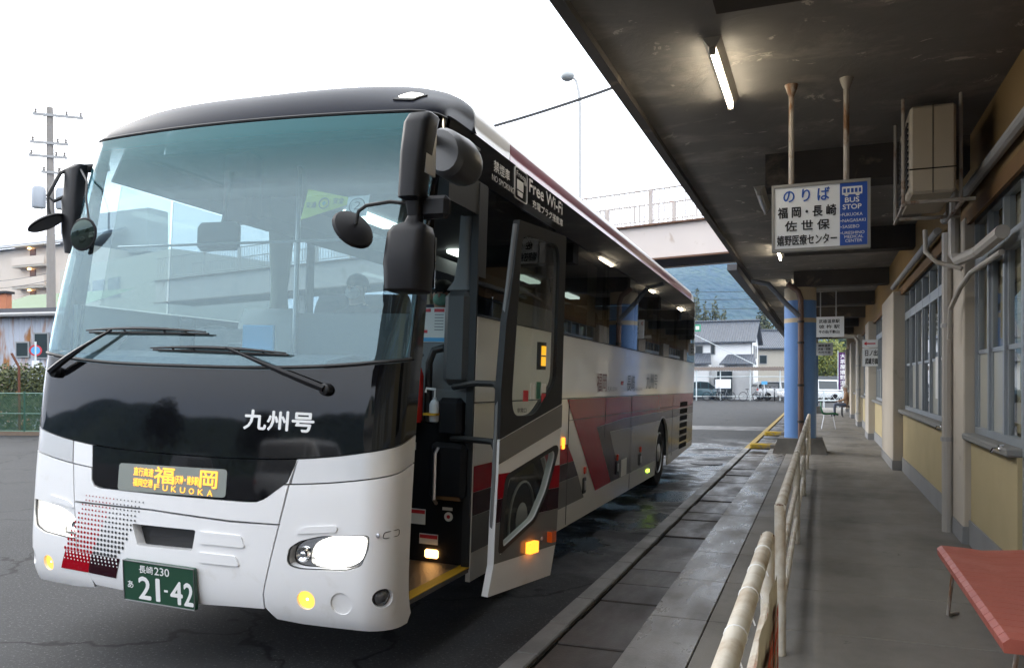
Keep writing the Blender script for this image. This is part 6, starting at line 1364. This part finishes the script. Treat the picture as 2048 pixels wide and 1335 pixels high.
for z, a, b in ((12.45, -.65, 1.2), (11.3, -.75, .65), (10.75, -.8, .6), (10.1, -.35, .4)):
    arm = MB().box(a, b, -.17, -.1, z - .05, z + .05).build('crossarm', M_greypipe, up, 0)
    for x in (a + .1, (a + b) / 2 + .3, b - .1): MB().lathe([(.03, 0), (.06, .04), (.03, .08), (.06, .12), (.02, .18)], (x, -.13, z + .05), (0, 0, 1), 8).build('insulator', M_pole, arm)
for x in (-.42, .45): MB().lathe([(.24, 0), (.26, .05), (.26, .75), (.22, .85), (.1, .9)], (x, -.2, 8.6), (0, 0, 1), 14).build('transformer', pbr('transformer_grey', (.36, .39, .43), .5) if x < 0 else bpy.data.materials['transformer_grey'], up)
for i, (ya, yb, nm_) in enumerate(((240, 222, 'topmost'), (262, 242, 'second'), (300, 290, 'third'))):
    wire('thin wire from the utility pole to the left picture edge, %s' % nm_, pix(-200, ya + 20, 40), pix(99, yb + 8, 33), .012, .3, 'utility pole wires')
for i, y in enumerate((545, 560)): wire('thin service wire crossing the beige apartment front, %s' % ('upper', 'lower')[i], pix(-100, y + 15, 38), pix(100, y, 33), .012, .2, 'utility pole wires')
for px, D, h, lab in ((8, 50, 5.9, 'small round tree at the left edge before the apartments'), (52, 50, 5.3, 'low dark tree before the apartment ground floor')): tree(lab, G_(px, D), [(0, 0, h - .6, .9, .9), (.6, 0, h - 1.1, .8, .7)], M_leafd, 900, .12, h - 1.2)
# trees and a block behind the camera that the coach front mirrors
for i, (x, y, h) in enumerate(((-26, -40, 7), (-40, -34, 8))): tree('broad tree behind the camera across the yard, %s of the two' % ('nearer', 'farther')[i], (x, y, 0), [(0, 0, h * .65, h * .34, h * .3), (h * .3, 0, h * .5, h * .25, h * .22), (-h * .25, .5, h * .5, h * .26, h * .22), (h * .1, 0, h * .82, h * .2, h * .15)], M_leafd, 2600, .22, h * .5, .25)
rb = thing('yard_building', 'low office block behind the camera across the yard', 'building', (-8, -48, 0), R(4)); MB().box(0, 22, -8, 0, 0, 6.5).box(8, 14, -7, -1, 6.501, 9.2).build('wall', M_hg, rb, 0)
for k in range(8): f = MB().box(1 + k * 2.6, 2.8 + k * 2.6, .002, .06, 3.6, 5.2).build('window', M_wframe, rb, 0); MB().box(1.1 + k * 2.6, 2.7 + k * 2.6, .061, .07, 3.7, 5.1).build('pane', M_dk, f, 0)
# ---- air between here and the hill
hzm = bpy.data.materials.new('haze'); hzm.use_nodes = True; hn = hzm.node_tree; hn.nodes.clear()
pv = hn.nodes.new('ShaderNodeVolumePrincipled'); pv.inputs['Color'].default_value = (.30, .52, .95, 1); pv.inputs['Density'].default_value = .0003; pv.inputs['Anisotropy'].default_value = 0
ho = hn.nodes.new('ShaderNodeOutputMaterial'); hn.links.new(pv.outputs[0], ho.inputs['Volume'])
tag(MB().box(-2450, 2450, -2450, 2450, -12, 330).build('haze', hzm, None, 0), kind='stuff')
